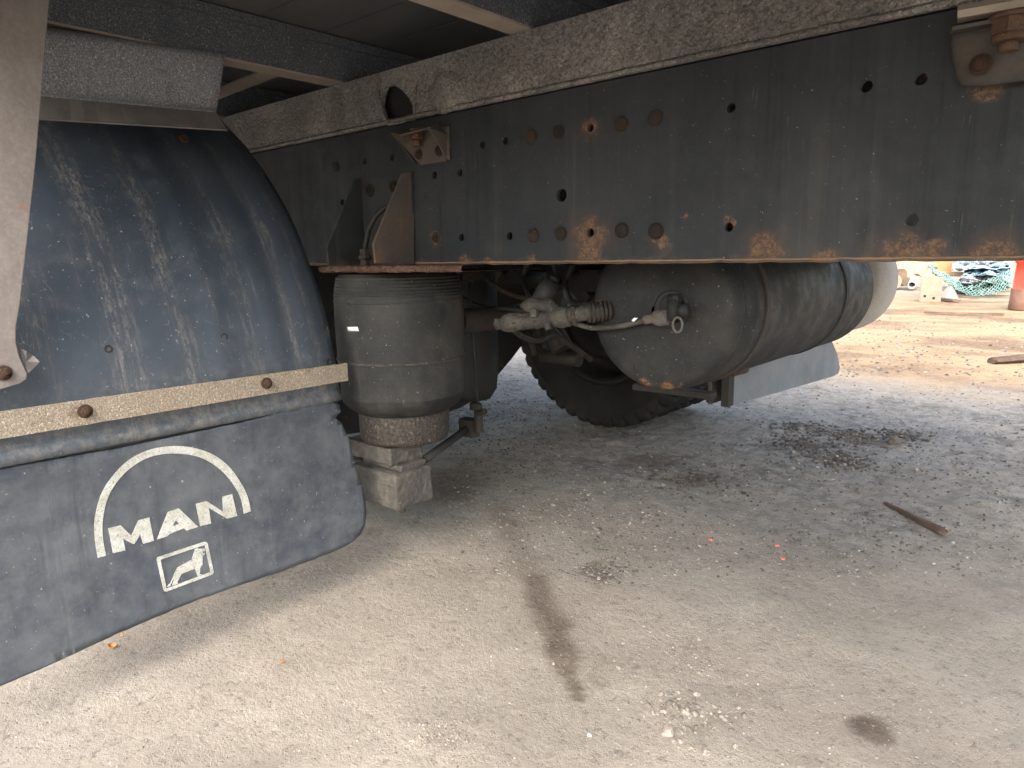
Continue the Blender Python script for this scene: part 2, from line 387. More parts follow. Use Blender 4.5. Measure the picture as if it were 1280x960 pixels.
def h(x, y):
    r = math.hypot(x, y)
    v = .012 * fbm(x, y, .9, 2, 3.) + .0045 * fbm(x, y, 5, 3)
    rough = sm(1.6, 2.4, y + .25 * fbm(x, y, 1.2, 2, 9.)) * sm(8, 4, y)
    v += (.0014 + .0062 * rough) * fbm(x, y, 20, 4, 5.)
    for (c, rr, hh) in LMP:
        d = math.hypot(x - c[0], y - c[1])
        if d < rr * 2: v += hh * sm(rr * 1.8, 0, d) * (.6 + .6 * fbm(x, y, 30, 2, 1.))
    return v
def axis_(lo, a, b, hi, step, grow=1.13):
    out = [a]; 
    while out[-1] < b: out.append(out[-1] + step)
    s_ = step; right = out[-1]
    while right < hi: s_ *= grow; right += s_; out.append(right)
    s_ = step; left = a; pre = []
    while left > lo: s_ *= grow; left -= s_; pre.append(left)
    return list(reversed(pre)) + out
gx = axis_(-900, -2.6, .9, 900, .014); gy = axis_(-900, .15, 3.6, 900, .014, 1.035)
nx, ny = len(gx), len(gy)
verts = []; ca = []; cb = []
for y in gy:
    for x in gx:
        near = -6 < x < 6 and -2 < y < 12
        verts.append((x, y, h(x, y) if near else 0.))
        if not near: ca += [(.2, .5 if y > 4 else 0, 0, 1)]; continue
        # r = dark damp stain, dark rubble and painted shade under the truck, g = sandy zone, b = grey rubble
        wob = fbm(x, y, 6, 3, 2.)
        st = 0.
        if .3 < y < 2.2:
            for i in range(3):
                wd = (.060, .048 - .010 * 0, .030)[i]
                d, t = seg(x, y, S1[i], S1[i + 1])
                wd = wd * (1 - .75 * t) if i == 2 else (.040 + .012 * math.sin(3.1 * t)) if i == 1 else .06
                st = max(st, (.42, .75, .75)[i] * sm(wd * 1.25, wd * .3, d + .022 * wob))
            d = math.hypot((x - SPOT[0]), (y - SPOT[1]) * 1.1); st = max(st, .95 * sm(.062, .030, d + .022 * wob))
        rub_shade = 0.
        for c, rr in RUB_SHADE:
            rub_shade = max(rub_shade, sm(rr * 1.5, rr * .2, math.hypot(x - c[0], y - c[1]) + .08 * wob + .04 * fbm(x, y, 25, 2, 8.)))
        n1 = fbm(x, y, 1.1, 3, 4.)
        grey = sm(1.05, 2.1, y + .35 * n1) * sm(5.2, 3.6, y + .3 * n1)
        sand = sm(3.6, 4.5, y + .4 * n1 + .10 * x)
        ca += [(max(st, rub_shade * .75), sand, grey * (.5 + .5 * sm(-.3, .5, fbm(x, y, 3., 4, 7.))), 1)]
me = bpy.data.meshes.new('ground')
me.from_pydata(verts, [], [(j * nx + i, j * nx + i + 1, (j + 1) * nx + i + 1, (j + 1) * nx + i) for j in range(ny - 1) for i in range(nx - 1)])
me.polygons.foreach_set('use_smooth', [True] * len(me.polygons))
at_ = me.attributes.new('zone', 'FLOAT_COLOR', 'POINT'); at_.data.foreach_set('color', [v for c in ca for v in c])
def groundm():
    n = N('dusty_ground')
    sep = n.new('ShaderNodeSeparateColor'); n.L(n.attr('zone').outputs['Color'], sep.inputs[0])
    st, sand, grey = sep.outputs[0:3]
    a = n.noise(3, 6, .65); b = n.noise(24, 7, .75); g = n.noise(260, 5, .85); v = n.voro(330)
    c = n.mix(n.ramp(a, .35, .65), (.28, .248, .210), (.348, .312, .268))
    c = n.mix(n.ramp(b, .52, .72, 0, .55), c, (.185, .155, .13))
    m1 = n.noise(9, 8, .78, .4); m2 = n.noise(55, 7, .82)
    c = n.mix(n.ramp(m1, .54, .70, 0, .55), c, (.40, .365, .325)); c = n.mix(n.ramp(m1, .46, .32, 0, .55), c, (.165, .142, .12))
    c = n.mix(n.ramp(m2, .47, .34, 0, .55), c, (.12, .104, .088)); c = n.mix(n.ramp(m2, .56, .70, 0, .45), c, (.42, .38, .335))
    gc = n.mix(n.ramp(b, .34, .66), (.115, .107, .098), (.31, .288, .26))
    gc = n.mix(n.ramp(n.noise(8, 5, .7), .5, .7), gc, (.10, .09, .078))
    c = n.mix(grey, c, gc)
    sc2 = n.mix(n.ramp(n.noise(1.1, 6, .65, co=n.mapped((.7, 1.0, 1))), .42, .62), (.33, .235, .14), (.16, .10, .062))
    sc2 = n.mix(n.ramp(b, .45, .7, 0, .6), sc2, (.37, .28, .18))
    c = n.mix(sand, c, sc2)
    c = n.mix(n.ramp(g, .56, .75, 0, .55), c, (.44, .40, .355))
    c = n.mix(n.ramp(m2, .46, .34, 0, .4), c, (.10, .088, .075)); c = n.mix(n.ramp(g, .44, .28, 0, .75), c, (.08, .07, .06))
    st = n.ramp(n.math('ADD', st, n.math('MULTIPLY', n.math('SUBTRACT', m2, .5), n.math('MULTIPLY', n.ramp(st, .02, .3), 1.3))), .04, .95, 0, .9)
    c = n.mix(st, c, n.mix(n.ramp(b, .4, .65), (.085, .064, .048), (.15, .12, .094)))
    hh = n.math('ADD', n.math('MULTIPLY', g, .5), n.math('ADD', n.math('MULTIPLY', m2, 1.8), b))
    return n.done(c, rough=.92, bump=hh, bs=.85, bd=.007, spec=.25)
M['ground'] = groundm()
g = link('ground', me, M['ground']); tag(g, kind='structure')
print('ground', nx, ny, nx * ny)

def stone_mesh(seed, sub=1):
    bm = bmesh.new(); bmesh.ops.create_icosphere(bm, subdivisions=sub, radius=1)
    for v in bm.verts:
        p = v.co.copy(); v.co = p * (1 + .38 * noise.noise(p * 1.3 + Vector((seed * 7.1, seed, 3)))) 
        v.co.z *= .62
    vs = [v.co.copy() for v in bm.verts]; fs = [tuple(v.index for v in f.verts) for f in bm.faces]; bm.free()
    return vs, fs
SM = [stone_mesh(i) for i in range(7)]
def scatter(mb, n, pick, smin, smax):
    for _ in range(n):
        x, y = pick(); s_ = smin + (smax - smin) * random.random() ** 3.2
        vs, fs = random.choice(SM); a = random.random() * 6.28; ca_, sa = math.cos(a), math.sin(a); k = .6 + .5 * random.random()
        z = h(x, y) + s_ * .12
        mb.add([(x + s_ * (v.x * ca_ - v.y * sa * k), y + s_ * (v.x * sa + v.y * k * ca_), z + v.z * s_) for v in vs], fs, False)
def cl(c, r): 
    def f():
        return random.gauss(c[0], r), random.gauss(c[1], r)
    return f
def img(x0, x1, y0, y1):
    def f():
        return gp(random.uniform(x0, x1), random.uniform(y0, y1))
    return f
pm = [grime('pale_gravel', (.25, .215, .18), (.36, .32, .28), .5, rough=.9, bs=.5, scale=20), grime('grey_gravel', (.15, .14, .13), (.27, .25, .23), .5, rough=.9, bs=.5, scale=20),
      grime('dark_clod', (.085, .073, .062), (.16, .14, .12), .5, rough=.95, bs=.6, scale=25)]
def gravelm(name, a, b, c_):
    n = N(name); ge = n.new('ShaderNodeNewGeometry').outputs['Random Per Island']
    c = n.mix(n.ramp(ge, .1, .9), a, b); c = n.mix(n.ramp(ge, .88, .97), c, c_)
    c = n.mix(n.ramp(n.noise(300, 3, .7), .4, .7, 0, .5), c, tuple(v * .55 for v in a))
    return n.done(c, rough=.9, bump=n.noise(400, 3, .7), bs=.5, bd=.001)
pm = [gravelm('pale_gravel', (.14, .122, .105), (.275, .245, .212), (.37, .34, .305)), gravelm('grey_gravel', (.07, .066, .060), (.215, .20, .18), (.31, .29, .265)), gravelm('dark_clod', (.040, .035, .030), (.115, .098, .082), (.2, .18, .15))]
pb = MB()
scatter(pb, 9000, img(0, 1280, 560, 990), .0005, .0026)
scatter(pb, 260, cl(gp(855, 890), .035), .001, .007); scatter(pb, 500, cl(gp(560, 920), .03), .0008, .0032)
scatter(pb, 22, cl(gp(893, 893), .016), .003, .006); scatter(pb, 200, cl(gp(740, 640), .12), .0015, .006)
scatter(pb, 200, cl(gp(860, 815), .06), .001, .0045)
o = pb.build('gravel', pm[0], base=(0, 0, 0)); tag(o, 'small pale gravel sprinkled over the dusty ground', kind='stuff', cat='gravel')
pb = MB()
scatter(pb, 7000, img(560, 1280, 480, 720), .0010, .0055); scatter(pb, 1500, img(900, 1280, 465, 600), .0015, .008); scatter(pb, 1500, img(1030, 1280, 392, 470), .003, .014); scatter(pb, 500, img(560, 660, 440, 520), .002, .008)
scatter(pb, 150, cl(gp(765, 712), .03), .002, .007); scatter(pb, 120, cl(gp(1030, 575), .08), .003, .01)
o = pb.build('gravel', pm[1], base=(0, 0, 0)); tag(o, 'grey gravel scattered on the rough ground past the truck', kind='stuff', cat='gravel')
pb = MB()
for c_, r_ in RUB_SHADE[:6]: scatter(pb, 420, cl(c_, r_ * .7), .0015, .010)
scatter(pb, 1500, img(560, 700, 500, 600), .0012, .006); scatter(pb, 2500, img(640, 1280, 540, 690), .0010, .0055)
o = pb.build('dirt_clods', pm[2], base=(0, 0, 0)); tag(o, 'dark crumbly clods of earth lying in patches on the ground', kind='stuff', cat='dirt')

# single stones
def stone(px, py, r, mat, label, cat='stone', name='stone', sq=.62, seed=1):
    x, y = gp(px, py); mb = MB(); vs, fs = stone_mesh(seed, 2)
    mb.add([(v.x * r, v.y * r * .8, v.z * r * sq / .62) for v in vs], fs, False)
    o = mb.build(name, mat, base=(0, 0, 0)); o.location = (x, y, h(x, y) + r * .2 * sq / .62); o.rotation_euler.z = seed; tag(o, label, cat, {'brick_chip': 'brick chips on the ground', 'stone': 'loose stones on the ground'}.get(name)); return o
stone(835, 916, .012, pm[0], 'pale flat stone, largest of the crumbled gravel at the bottom of the photo', seed=2)
stone(868, 893, .007, pm[1], 'grey stone at the left of a short row beside the crumbled gravel', seed=3)
stone(883, 943, .007, pm[1], 'grey stone just below the crumbled gravel patch', seed=4)
stone(903, 895, .006, pm[0], 'pale stone at the right end of the crumbled gravel patch', seed=9)
stone(692, 826, .004, pm[0], 'small cream pebble in the tail of the dark damp streak', seed=5)
stone(692, 612+18, .009, pm[1], 'grey stone above the dark damp streak, near the truck spring', seed=6)
stone(774, 832, .006, pm[1], 'grey pebble right of the damp streak tip', seed=8)
stone(1118, 557, .022, pm[2], 'round dark clod beside the dark rubble under the far side', 'clod of earth', 'dirt_clod', .8, 7)
stone(1128, 553, .014, pm[2], 'small dark clod touching a rounder one on the rubble', 'clod of earth', 'dirt_clod', .8, 5)
brick_m = grime('brick_chip', (.42, .13, .07), (.5, .2, .13), .5, rough=.85, bs=.5, scale=30)
stone(889, 672, .0068, brick_m, 'orange brick chip, leftmost of the three on the bare ground', 'brick chip', 'brick_chip', .7, 3)
stone(971, 680, .006, brick_m, 'upper orange brick chip of the close pair on the ground', 'brick chip', 'brick_chip', .6, 4)
stone(979, 696, .0075, brick_m, 'lower flatter orange brick chip of the close pair on the ground', 'brick chip', 'brick_chip', .4, 5)
stone(737, 916, .0038, M['white'], 'white sliver of rubbish on the pale foreground ground', 'litter', 'litter', .5, 6)
# dry leaves under the flap
def leaf(px, py, L_, rz, label):
    x, y = gp(px, py); mb = MB(); rows = []
    for i in range(7):
        t = i / 6; wd = .35 * math.sin(math.pi * (t * .92 + .04)) ; rows.append([(L_ * (t - .5), L_ * wd * s, L_ * (.35 * (t - .5) ** 2 * 3 + .22 * abs(s))) for s in (-1, -.5, 0, .5, 1)])
    mb.strip(rows); o = mb.build('leaf', leafm, base=(0, 0, 0), solid=.0006); o.location = (x, y, h(x, y) + .003); o.rotation_euler = (.3, .2, rz); tag(o, label, 'leaf')
leafm = grime('dry_leaf', (.38, .15, .04), (.5, .26, .10), .5, rough=.7, bs=.3, scale=30)
leaf(140, 812, .016, 1.2, 'curled orange dry leaf below the edge of the mud flap')
leaf(153, 797, .007, .3, 'tiny orange leaf scrap touching the lower edge of the mud flap')
leaf(352, 829, .010, 2.2, 'thin reddish curved leaf stalk on the pale ground')

# broken wood sticks
def stick(a, b, r0, r1, label, flat=.5):
    A = Vector((*gp(*a), 0)); B = Vector((*gp(*b), 0)); A.z = h(A.x, A.y) + r0 * flat; B.z = h(B.x, B.y) + r1 * flat
    L_ = (B - A).length; mb = MB(); n = 12; vs = []; K = 26
    for i in range(K + 1):
        t = i / K; r = (r0 + (r1 - r0) * t) * (1 if 0 < i < K else .8)
        for k in range(n):
            an = 2 * math.pi * k / n
            q = 1 + .28 * noise.noise(Vector((math.cos(an) * 2.5, math.sin(an) * 2.5, t * 2.5))) + .10 * noise.noise(Vector((an * 2, t * 30, 4)))
            vs.append((t * L_ + (.02 * noise.noise(Vector((an * 3, 1, 2))) if i in (0, K) else 0), r * q * math.cos(an), r * q * math.sin(an) * flat))
    fs = [(i * n + k, i * n + (k + 1) % n, (i + 1) * n + (k + 1) % n, (i + 1) * n + k) for i in range(K) for k in range(n)]
    mb.add(vs, fs); mb.add(vs[:n], [tuple(range(n))]); mb.add(vs[-n:], [tuple(range(n))])
    o = mb.build('broken_stick', M['wood'], base=(0, 0, 0)); o.location = A; d = B - A
    o.rotation_euler = (0, -math.asin(d.z / d.length), math.atan2(d.y, d.x)); return tag(o, label, 'stick')
stick((1106, 630), (1180, 669), .006, .0125, 'dark splintered wooden stick lying alone on the ground right of the truck', .7)
stick((1240, 455), (1330, 447), .045, .06, 'flat charred wood slab on the sandy ground at the right edge', .45)

# ------------------------------------------------------------------ the truck
truck = bpy.data.objects.new('truck', None); col.objects.link(truck); truck.location = TR
tag(truck, 'parked old truck seen from underneath with black mudguard, air spring and dark chassis rail', 'truck')

# --- rivet / bolt shared meshes
def lathe_mesh(name, prof, n=14, hexa=False):
    bm = bmesh.new(); rings = []
    for r, hh in prof:
        rings.append([bm.verts.new((r * math.cos(2 * math.pi * k / n), -hh, r * math.sin(2 * math.pi * k / n))) for k in range(n)])
    for a, b in zip(rings, rings[1:]):
        for k in range(n): bm.faces.new((a[k], a[(k + 1) % n], b[(k + 1) % n], b[k]))
    bm.faces.new(rings[-1])
    bmesh.ops.recalc_face_normals(bm, faces=bm.faces)
    me = bpy.data.meshes.new(name); bm.to_mesh(me); bm.free()
    if n > 8:
        for p in me.polygons: p.use_smooth = True
    return me
rivet_me = lathe_mesh('rivet', [(1.0, 0), (.99, .34), (.90, .50), (.62, .66), (.2, .72)], 18)
def bolt_me(name='bolt'):
    bm = bmesh.new()
    def ring(r, y, n, ph=0): return [bm.verts.new((r * math.cos(2 * math.pi * k / n + ph), -y, r * math.sin(2 * math.pi * k / n + ph))) for k in range(n)]
    for (n, prof) in ((18, [(1.25, 0), (1.25, .18), (1.1, .22), (.2, .22)]), (6, [(.85, .2), (.85, .75), (.75, .85)]), (10, [(.45, .83), (.43, 1.15), (.3, 1.2)])):
        rs_ = [ring(r, y, n) for r, y in prof]
        for a, b in zip(rs_, rs_[1:]):
            for k in range(n): bm.faces.new((a[k], a[(k + 1) % n], b[(k + 1) % n], b[k]))
        bm.faces.new(rs_[-1])
    bmesh.ops.recalc_face_normals(bm, faces=bm.faces)
    me = bpy.data.meshes.new(name); bm.to_mesh(me); bm.free(); return me
bolt_mesh = bolt_me()
def fix(me, mat, name, p, r, parent, n=(0, -1, 0), label=None):
    """a small fastener on a surface: local -Y looks along n"""
    key = me.name + mat.name
    mm = bpy.data.meshes.get(key) or me.copy(); mm.name = key
    if not mm.materials: mm.materials.append(mat)
    o = bpy.data.objects.new(name, mm); col.objects.link(o); o.parent = parent
    o.location = Vector(p) - TR; o.scale = (r, r, r)
    o.rotation_euler = (-Vector(n)).to_track_quat('Y', 'Z').to_euler()
    if label: o['label'] = label
    return o

# --- chassis rail
ZB = ry(900, 327.5).z; ZT = ZB + .285
print('rail z', ZB, ZT, 'at 560:', ry(560, 331).z, 'at 1270', ry(1270, 323).z, 'top 560', ry(560, 155).z, 'top1190', ry(1190, 45).z, 'top340', ry(340, 195).z)
X0, X1 = -4.6, .40
holes_px = [(632, 176, 4.5), (603, 181, 4.5), (575, 216, 4.5), (543, 219, 4.5), (577, 297, 4.5), (637, 295, 5), (738, 160, 5), (738, 291, 5.5), (702, 244, 8), (914, 135, 5.8),
            (911, 284, 5.8), (1083, 108, 7.5), (1151, 99, 7.5), (1140, 275, 7.5), (490, 197, 4), (456, 202, 3.5), (428, 253, 4)]
holes = []
for (x, y, r) in holes_px:
    p = ry(x, y); rr = r * depth(p) / F; holes.append(circ(p, rr, UX, UZ, 16))
mb = MB()
mb.plate([(X0, YR, ZB), (X1, YR, ZB), (X1, YR, ZT), (X0, YR, ZT)], (0, .008, 0), holes)
rail = mb.build('chassis_rail', M['rail'], truck, label='dark near chassis rail with two rows of rusty rivets')
mb = MB(); mb.box((X0, YR + .0082, ZB + .0004), (X1, YR + .075, ZB + .008)); mb.box((X0, YR + .0082, ZT - .008), (X1, YR + .075, ZT))
mb.build('rail_flange', M['rail'], rail)
# slightly ragged rusty lower lip
mb = MB(); rows = [[], []]
K = 260
for i in range(K + 1):
    x = -2.2 + 2.9 * i / K; d = .0018 * noise.noise(Vector((x * 40, 0, 0)))
    rows[0].append((x, YR - .0012 + d * .3, ZB + .004 + abs(d))); rows[1].append((x, YR + .003, ZB - .0012 + d))
mb.strip(rows); mb.build('rail_edge', grime('rusty_lip', (.10, .07, .05), (.24, .15, .09), .6, rust=.3, rough=.8, scale=8), rail, solid=.001)
for i, (x, y, r, mt) in enumerate([(665, 171, 8, 'rivet'), (699, 165, 8, 'rivetdark'), (777, 155, 9, 'rivet'), (820, 148, 9.5, 'rivet'), (667, 294, 8.5, 'rivet'), (702, 292, 8.5, 'rivetdark'),
                      (778, 288, 9, 'rivetdark'), (821, 289, 10, 'rivetdark'), (421, 209, 6, 'rivetdark'), (1228, 83, 10, 'rust')]):
    p = ry(x, y); fix(rivet_me if i < 9 else bolt_mesh, M[mt], 'rivet' if i < 9 else 'bolt', p - Vector((0, .0003 if i < 9 else .012, 0)), r * depth(p) / F, rail)
p = ry(545, 297); fix(bolt_mesh, M['rivet'], 'bolt', p, .009, rail)
# far rail
YF = 1.76
mb = MB(); mb.box((X0, YF, ZB), (X1, YF + .008, ZT)); mb.box((X0, YF - .07, ZB), (X1, YF - .0002, ZB + .008)); mb.box((X0, YF - .07, ZT - .008), (X1, YF - .0002, ZT))
mb.build('chassis_rail', M['dark'], truck)
for x in (-3.4, -.35):
    mb = MB(); mb.box((x - .04, YR + .01, ZB + .05), (x + .04, YF - .002, ZB + .2)); mb.build('chassis_cross_tube', M['dark'], truck)

# --- subframe rail
ZS0 = ZT + .002; ZS1 = ry(600, 58).z
print('subframe top', ZS1, ry(440, 98).z, ry(780, 2).z)
YS = YR - .012
hole_px = [(478, 120), (482, 108), (492, 106), (502, 112), (511, 122), (517, 135), (518, 146), (514, 150), (500, 152), (485, 154), (480, 145), (476, 132)]
hole = [at(x, y, Y=YS) for x, y in hole_px]
slot = [at(x, y, Y=YS) for x, y in [(1196, -20), (1196, 2), (1200, 8), (1215, 9), (1300, -3), (1330, -40)]]
mb = MB(); mb.plate([(X0, YS, ZS0), (X1, YS, ZS0), (X1, YS, ZS1), (X0, YS, ZS1)], (0, .010, 0), [hole, slot])
sfb = mb
sf = mb.build('subframe_rail', M['crust'], truck, label='crusted pale brown upper frame rail with a ragged hole')
mb = MB(); mb.box((X0, YS + .0102, ZS1 - .008), (X1, YS + .07, ZS1 - .0005)); mb.box((X0, YS + .0102, ZS0 + .0005), (X1, YS + .07, ZS0 + .008))
# back of the boxed-in pocket behind the hole
mb.box((-1.7, YS + .028, ZS0 + .009), (-.9, YS + .034, ZS1 - .009))
mb.build('subframe_flange', M['dark'], sf)
mb = MB()
for path in ([(475, 112), (474, 122), (476, 134), (481, 147), (486, 155), (500, 153), (514, 150)], [(521, 106), (519, 118), (518, 134), (517, 148)]):
    mb.tube([at(x, y, Y=YS - .002) + Vector((0, 0, .0006 * random.uniform(-1, 1))) for x, y in path], [.0012] + [.0028 * random.uniform(.8, 1.3) for _ in path[1:-1]] + [.0014], 8)
mb.build('torn_rim', M['crust'], sf)
# lumpy lower lip
mb = MB(); rows = [[], [], []]
for i in range(401):
    x = -2.4 + 3.2 * i / 400; d = .0022 * noise.noise(Vector((x * 30, 3, 0))) + .0012 * noise.noise(Vector((x * 110, 3, 0)))
    rows[0].append((x, YS - .0002, ZS0 + .008 + d)); rows[1].append((x, YS - .0035 + d * .6, ZS0 + .003)); rows[2].append((x, YS - .001, ZS0 - .001 + d))
mb.strip(rows); mb.build('subframe_lip', M['crust'], sf, solid=.001)
# bulged weld pad right of the hole
mb = MB(); rows = []
c0 = at(556, 114, Y=YS); 
for i in range(21):
    a = i / 20; row = []
    for k in range(28):
        an = 2 * math.pi * k / 27; r = a * (1 + .12 * noise.noise(Vector((math.cos(an), math.sin(an), 2))))
        row.append((c0.x + .052 * r * math.cos(an) * (1.2 if math.cos(an) > 0 else .85), YS + .003 - .013 * (1 - a ** 3) , c0.z + .040 * r * math.sin(an)))
    rows.append(row)
mb.strip(rows); mb.build('weld_pad', M['crust'], sf)
# far subframe
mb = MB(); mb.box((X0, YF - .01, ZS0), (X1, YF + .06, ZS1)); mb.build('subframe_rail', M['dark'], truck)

# --- brackets joining subframe and rail
def bracket(P, name, mat, fl=.028):
    """back plate on the rail + top ledge + slanted side flange"""
    mb = MB(); bp = [at(x, y, Y=YR - .0006) for x, y in P]
    mb.plate(bp, (0, -.004, 0)); return mb
P1 = [(490, 166), (562, 158), (563, 190), (558, 202), (528, 207), (521, 200)]
mb = bracket(P1, 'b', None)
tp = [at(488, 163, Y=YR - .004), at(545, 154, Y=YR - .004)]
a = at(489, 165, Y=YR - .004); b = at(538, 158, Y=YR - .045); c_ = at(500, 168, Y=YR - .045); d_ = at(548, 156, Y=YR - .004)
mb.plate([a, d_, b, c_], (0, 0, -.004))
# side flange (curved triangle) on the right
e = [at(548, 153, Y=YR - .004), at(560, 168, Y=YR - .004), at(563, 200, Y=YR - .004), at(558, 199, Y=YR - .010), at(548, 178, Y=YR - .030), at(536, 160, Y=YR - .044)]
mb.plate(e, (-.004, 0, 0))
e = [at(489, 166, Y=YR - .004), at(522, 204, Y=YR - .004), at(519, 203, Y=YR - .010)]
mb.plate(e, (-.003, 0, 0))
br = mb.build('subframe_bracket', M['gusset'], truck, bevel=.0008, label='small rusty bracket below the ragged hole')
p = at(521, 175, Y=YR - .020); mb = MB()
mb.tube([(p.x, p.y, p.z + .021), (p.x, p.y, p.z + .017)], .014, 16); mb.tube([(p.x, p.y, p.z + .017), (p.x, p.y, p.z + .001)], .0125, 6, smooth=False); mb.tube([(p.x, p.y, p.z + .001), (p.x, p.y, p.z - .012)], .0075, 12)
mb.build('bolt', M['rust'], br, label='rusty vertical bolt')
for (x, y) in ((524, 193), (549, 189)): fix(bolt_mesh, M['rivet'], 'bolt', at(x, y, Y=YR - .0046), .0085, br)
P2 = [(1187, 42), (1196, 38), (1300, 24), (1300, 100), (1285, 101), (1215, 110), (1204, 108), (1196, 97)]
mb = bracket(P2, 'b', None)
rim = [(1188, 44), (1192, 75), (1197, 97), (1206, 107), (1240, 107), (1300, 98)]
rows = [[at(x, y, Y=YR - .004) for x, y in rim], [at(x - 1, y + 1, Y=YR - .016) for x, y in rim]]
mb.strip(rows, smooth=False)
mb.plate([at(1186, 44, Y=YR - .004), at(1320, 18, Y=YR - .004), at(1320, 14, Y=YR - .035), at(1190, 38, Y=YR - .035)], (0, 0, .004))
br2 = mb.build('subframe_bracket', M['gusset'], truck, label='large rusty bracket at the top right', bevel=0)
p = at(1262, 45, Y=YR - .026); mb = MB()
mb.tube([(p.x, p.y, p.z + .022), (p.x, p.y, p.z + .017)], .021, 18); mb.tube([(p.x, p.y, p.z + .017), (p.x, p.y, p.z + .002)], .0185, 6, smooth=False); mb.tube([(p.x, p.y, p.z + .002), (p.x, p.y, p.z - .006)], .0165, 18); mb.tube([(p.x, p.y, p.z - .006), (p.x, p.y, p.z - .016)], .0095, 12)
mb.build('bolt', M['rust'], br2, label='stacked rusty bolt and washers')
mb = MB(); rows = []
for j, (dy, yy) in enumerate(((0, 8), (.018, 14), (.018, 22), (.004, 28))):
    rows.append([at(1197 + i * 6, yy - i * 1.05, Y=YS - dy) for i in range(22)])
mb.strip(rows, smooth=False); mb.build('bracket_lip', M['crossflange'], br2, solid=.002)

# --- air-spring hanger bracket with gussets
XG2 = ry(518, 270).x; mb = MB()
g2 = [at(503, 217, X=XG2), at(517, 214, X=XG2), at(518, 330, X=XG2), at(470, 329, X=XG2), at(467, 305, X=XG2)]
hg = bpy.data.objects.new('spring_hanger', None); col.objects.link(hg); hg.parent = truck
mb.plate(g2, (-.006, 0, 0)); mb.build('gusset', M['gusset'], hg, bevel=.0006, label='right gusset plate stained with rust')
XG1 = ry(457, 270).x
g1 = [at(444, 224, X=XG1), at(457, 221, X=XG1), at(457, 331, X=XG1), at(411, 331, X=XG1), at(409, 310, X=XG1)]
mb = MB(); mb.plate(g1, (-.006, 0, 0)); mb.build('gusset', M['rail'], hg, bevel=.0006)
mb = MB(); mb.plate([at(444, 224, Y=YR - .001), at(517, 215, Y=YR - .001), at(518, 331, Y=YR - .001), at(447, 331, Y=YR - .001)], (0, -.005, 0))
mb.build('back_plate', M['rail'], hg)
for (x, y) in ((463, 238), (493, 233)): fix(bolt_mesh, M['rivetdark'], 'bolt', at(x, y, Y=YR - .006), .011, hg)
q = [at(489, 257, Y=.975), at(479, 261, Y=.965), at(469, 271, Y=.955), at(461, 286, Y=.95), at(457, 305, Y=.95), at(456, 322, Y=.95)]
mb = MB(); mb.tube(q, .0055, 10); mb.build('air_hose', M['rubber'], truck)
mb = MB(); p = q[-1]; mb.tube([p + Vector((0, 0, .018)), p - Vector((0, 0, .02))], .011, 6, smooth=False); mb.tube([p + Vector((0, 0, .004)), p - Vector((0, 0, .004))], .0135, 12)
mb.build('hose_fitting', M['rivetdark'], truck)
# rusty top plate
SX, SY = -1.235, 1.035
mb = MB(); zt = at(470, 336, Y=.895).z
K = 60; top = []; bot = []
ol = []
xa, xb = at(403, 336, Y=.895).x, at(577, 336, Y=.93).x
for i in range(K + 1):
    t = i / K; ol.append((xa + (xb - xa) * t, .885 + .045 * t ** 2 + .004 * noise.noise(Vector((t * 25, 1, 1))), zt))
ol += [(xb, 1.16, zt), (xa, 1.16, zt)]
K = 150
def pj(t, k, a): return a * noise.fractal(Vector((t * 30, k * 3.1, 1)), .8, 2, 4)
rows = []
for k, (yy, zz) in enumerate(((.24, .0055), (.05, .0055), (.003, .0050), (0, .001), (0, -.004), (.003, -.0070), (.24, -.0065))):
    rows.append([(xa + (xb - xa) * i / K, .885 + .045 * (i / K) ** 2 + yy + pj(i / K, k, .0035), zt + zz + pj(i / K, k + 9, .0016)) for i in range(K + 1)])
mb.strip(rows, smooth=False); mb.build('spring_top_plate', M['rust'], truck, label='flaking rusty plate on top of the air spring')

# --- air spring
zt -= .006
prof = []
zb = at(495, 533, Y=SY - .13).z
H = zt - zb
NP = 420
for i in range(NP + 1):
    t = i / NP; z = zt - t * H
    r = .135 + .005 * sm(0, .18, t) + .004 * math.sin(math.pi * min(1, t * 1.3))
    if t < .06: r -= .022 * (1 - t / .06) ** 2.2
    if t < .20: r += .0009 * math.cos(t * 2 * math.pi * 45) * sm(.19, .16, t)
    if abs(t - .205) < .006: r += .0012
    if abs(t - .615) < .008: r += .0022
    if t > .86: r = r - .034 * ((t - .86) / .14) ** 2.2
    prof.append((r, z))
def ripple(j, k, a, hh):
    t = j / NP; return .0016 * sm(.8, .95, t) * noise.noise(Vector((a * 14, t * 6, 0))) + .0012 * noise.noise(Vector((a * 2, t * 3, 7)))
KR = int(NP * .875)
mb = MB(); mb.lathe((SX, SY, 0), 'z', [(.02, zt)] + prof[:KR + 1], 110, ripple)
spr = mb.build('air_spring', M['rubber'], truck, label='grey rubber air spring bellows with ribbed top')
def ripple2(j, k, a, hh):
    return .0016 * noise.noise(Vector((a * 22, hh * 20, 3))) * sm(0, 6, j) + .0012 * noise.noise(Vector((a * 2, (KR + j) / NP * 3, 7)))
mb = MB(); mb.lathe((SX, SY, 0), 'z', [(r_ + .0008, z_) for r_, z_ in prof[KR:]] + [(.08, zb - .002)], 160, ripple2)
mb.build('bellows_roll', grime('worn_black_rubber', (.009, .010, .012), (.055, .052, .046), .2, streak=.7, rough=.7, bs=.6, bscale=90, scale=8), spr, label='dark worn fold at the foot of the bellows')
mb = MB(); js = int(NP * .615); mb.lathe((SX, SY, 0), 'z', [(prof[j][0] + .0006, prof[j][1]) for j in (js - 4, js - 1, js + 1, js + 3)], 110, lambda j, k, a, hh: .0012 * noise.noise(Vector((a * 2, .615 * 3, 7))))
mb.build('seam_ring', M['fitting'], spr)
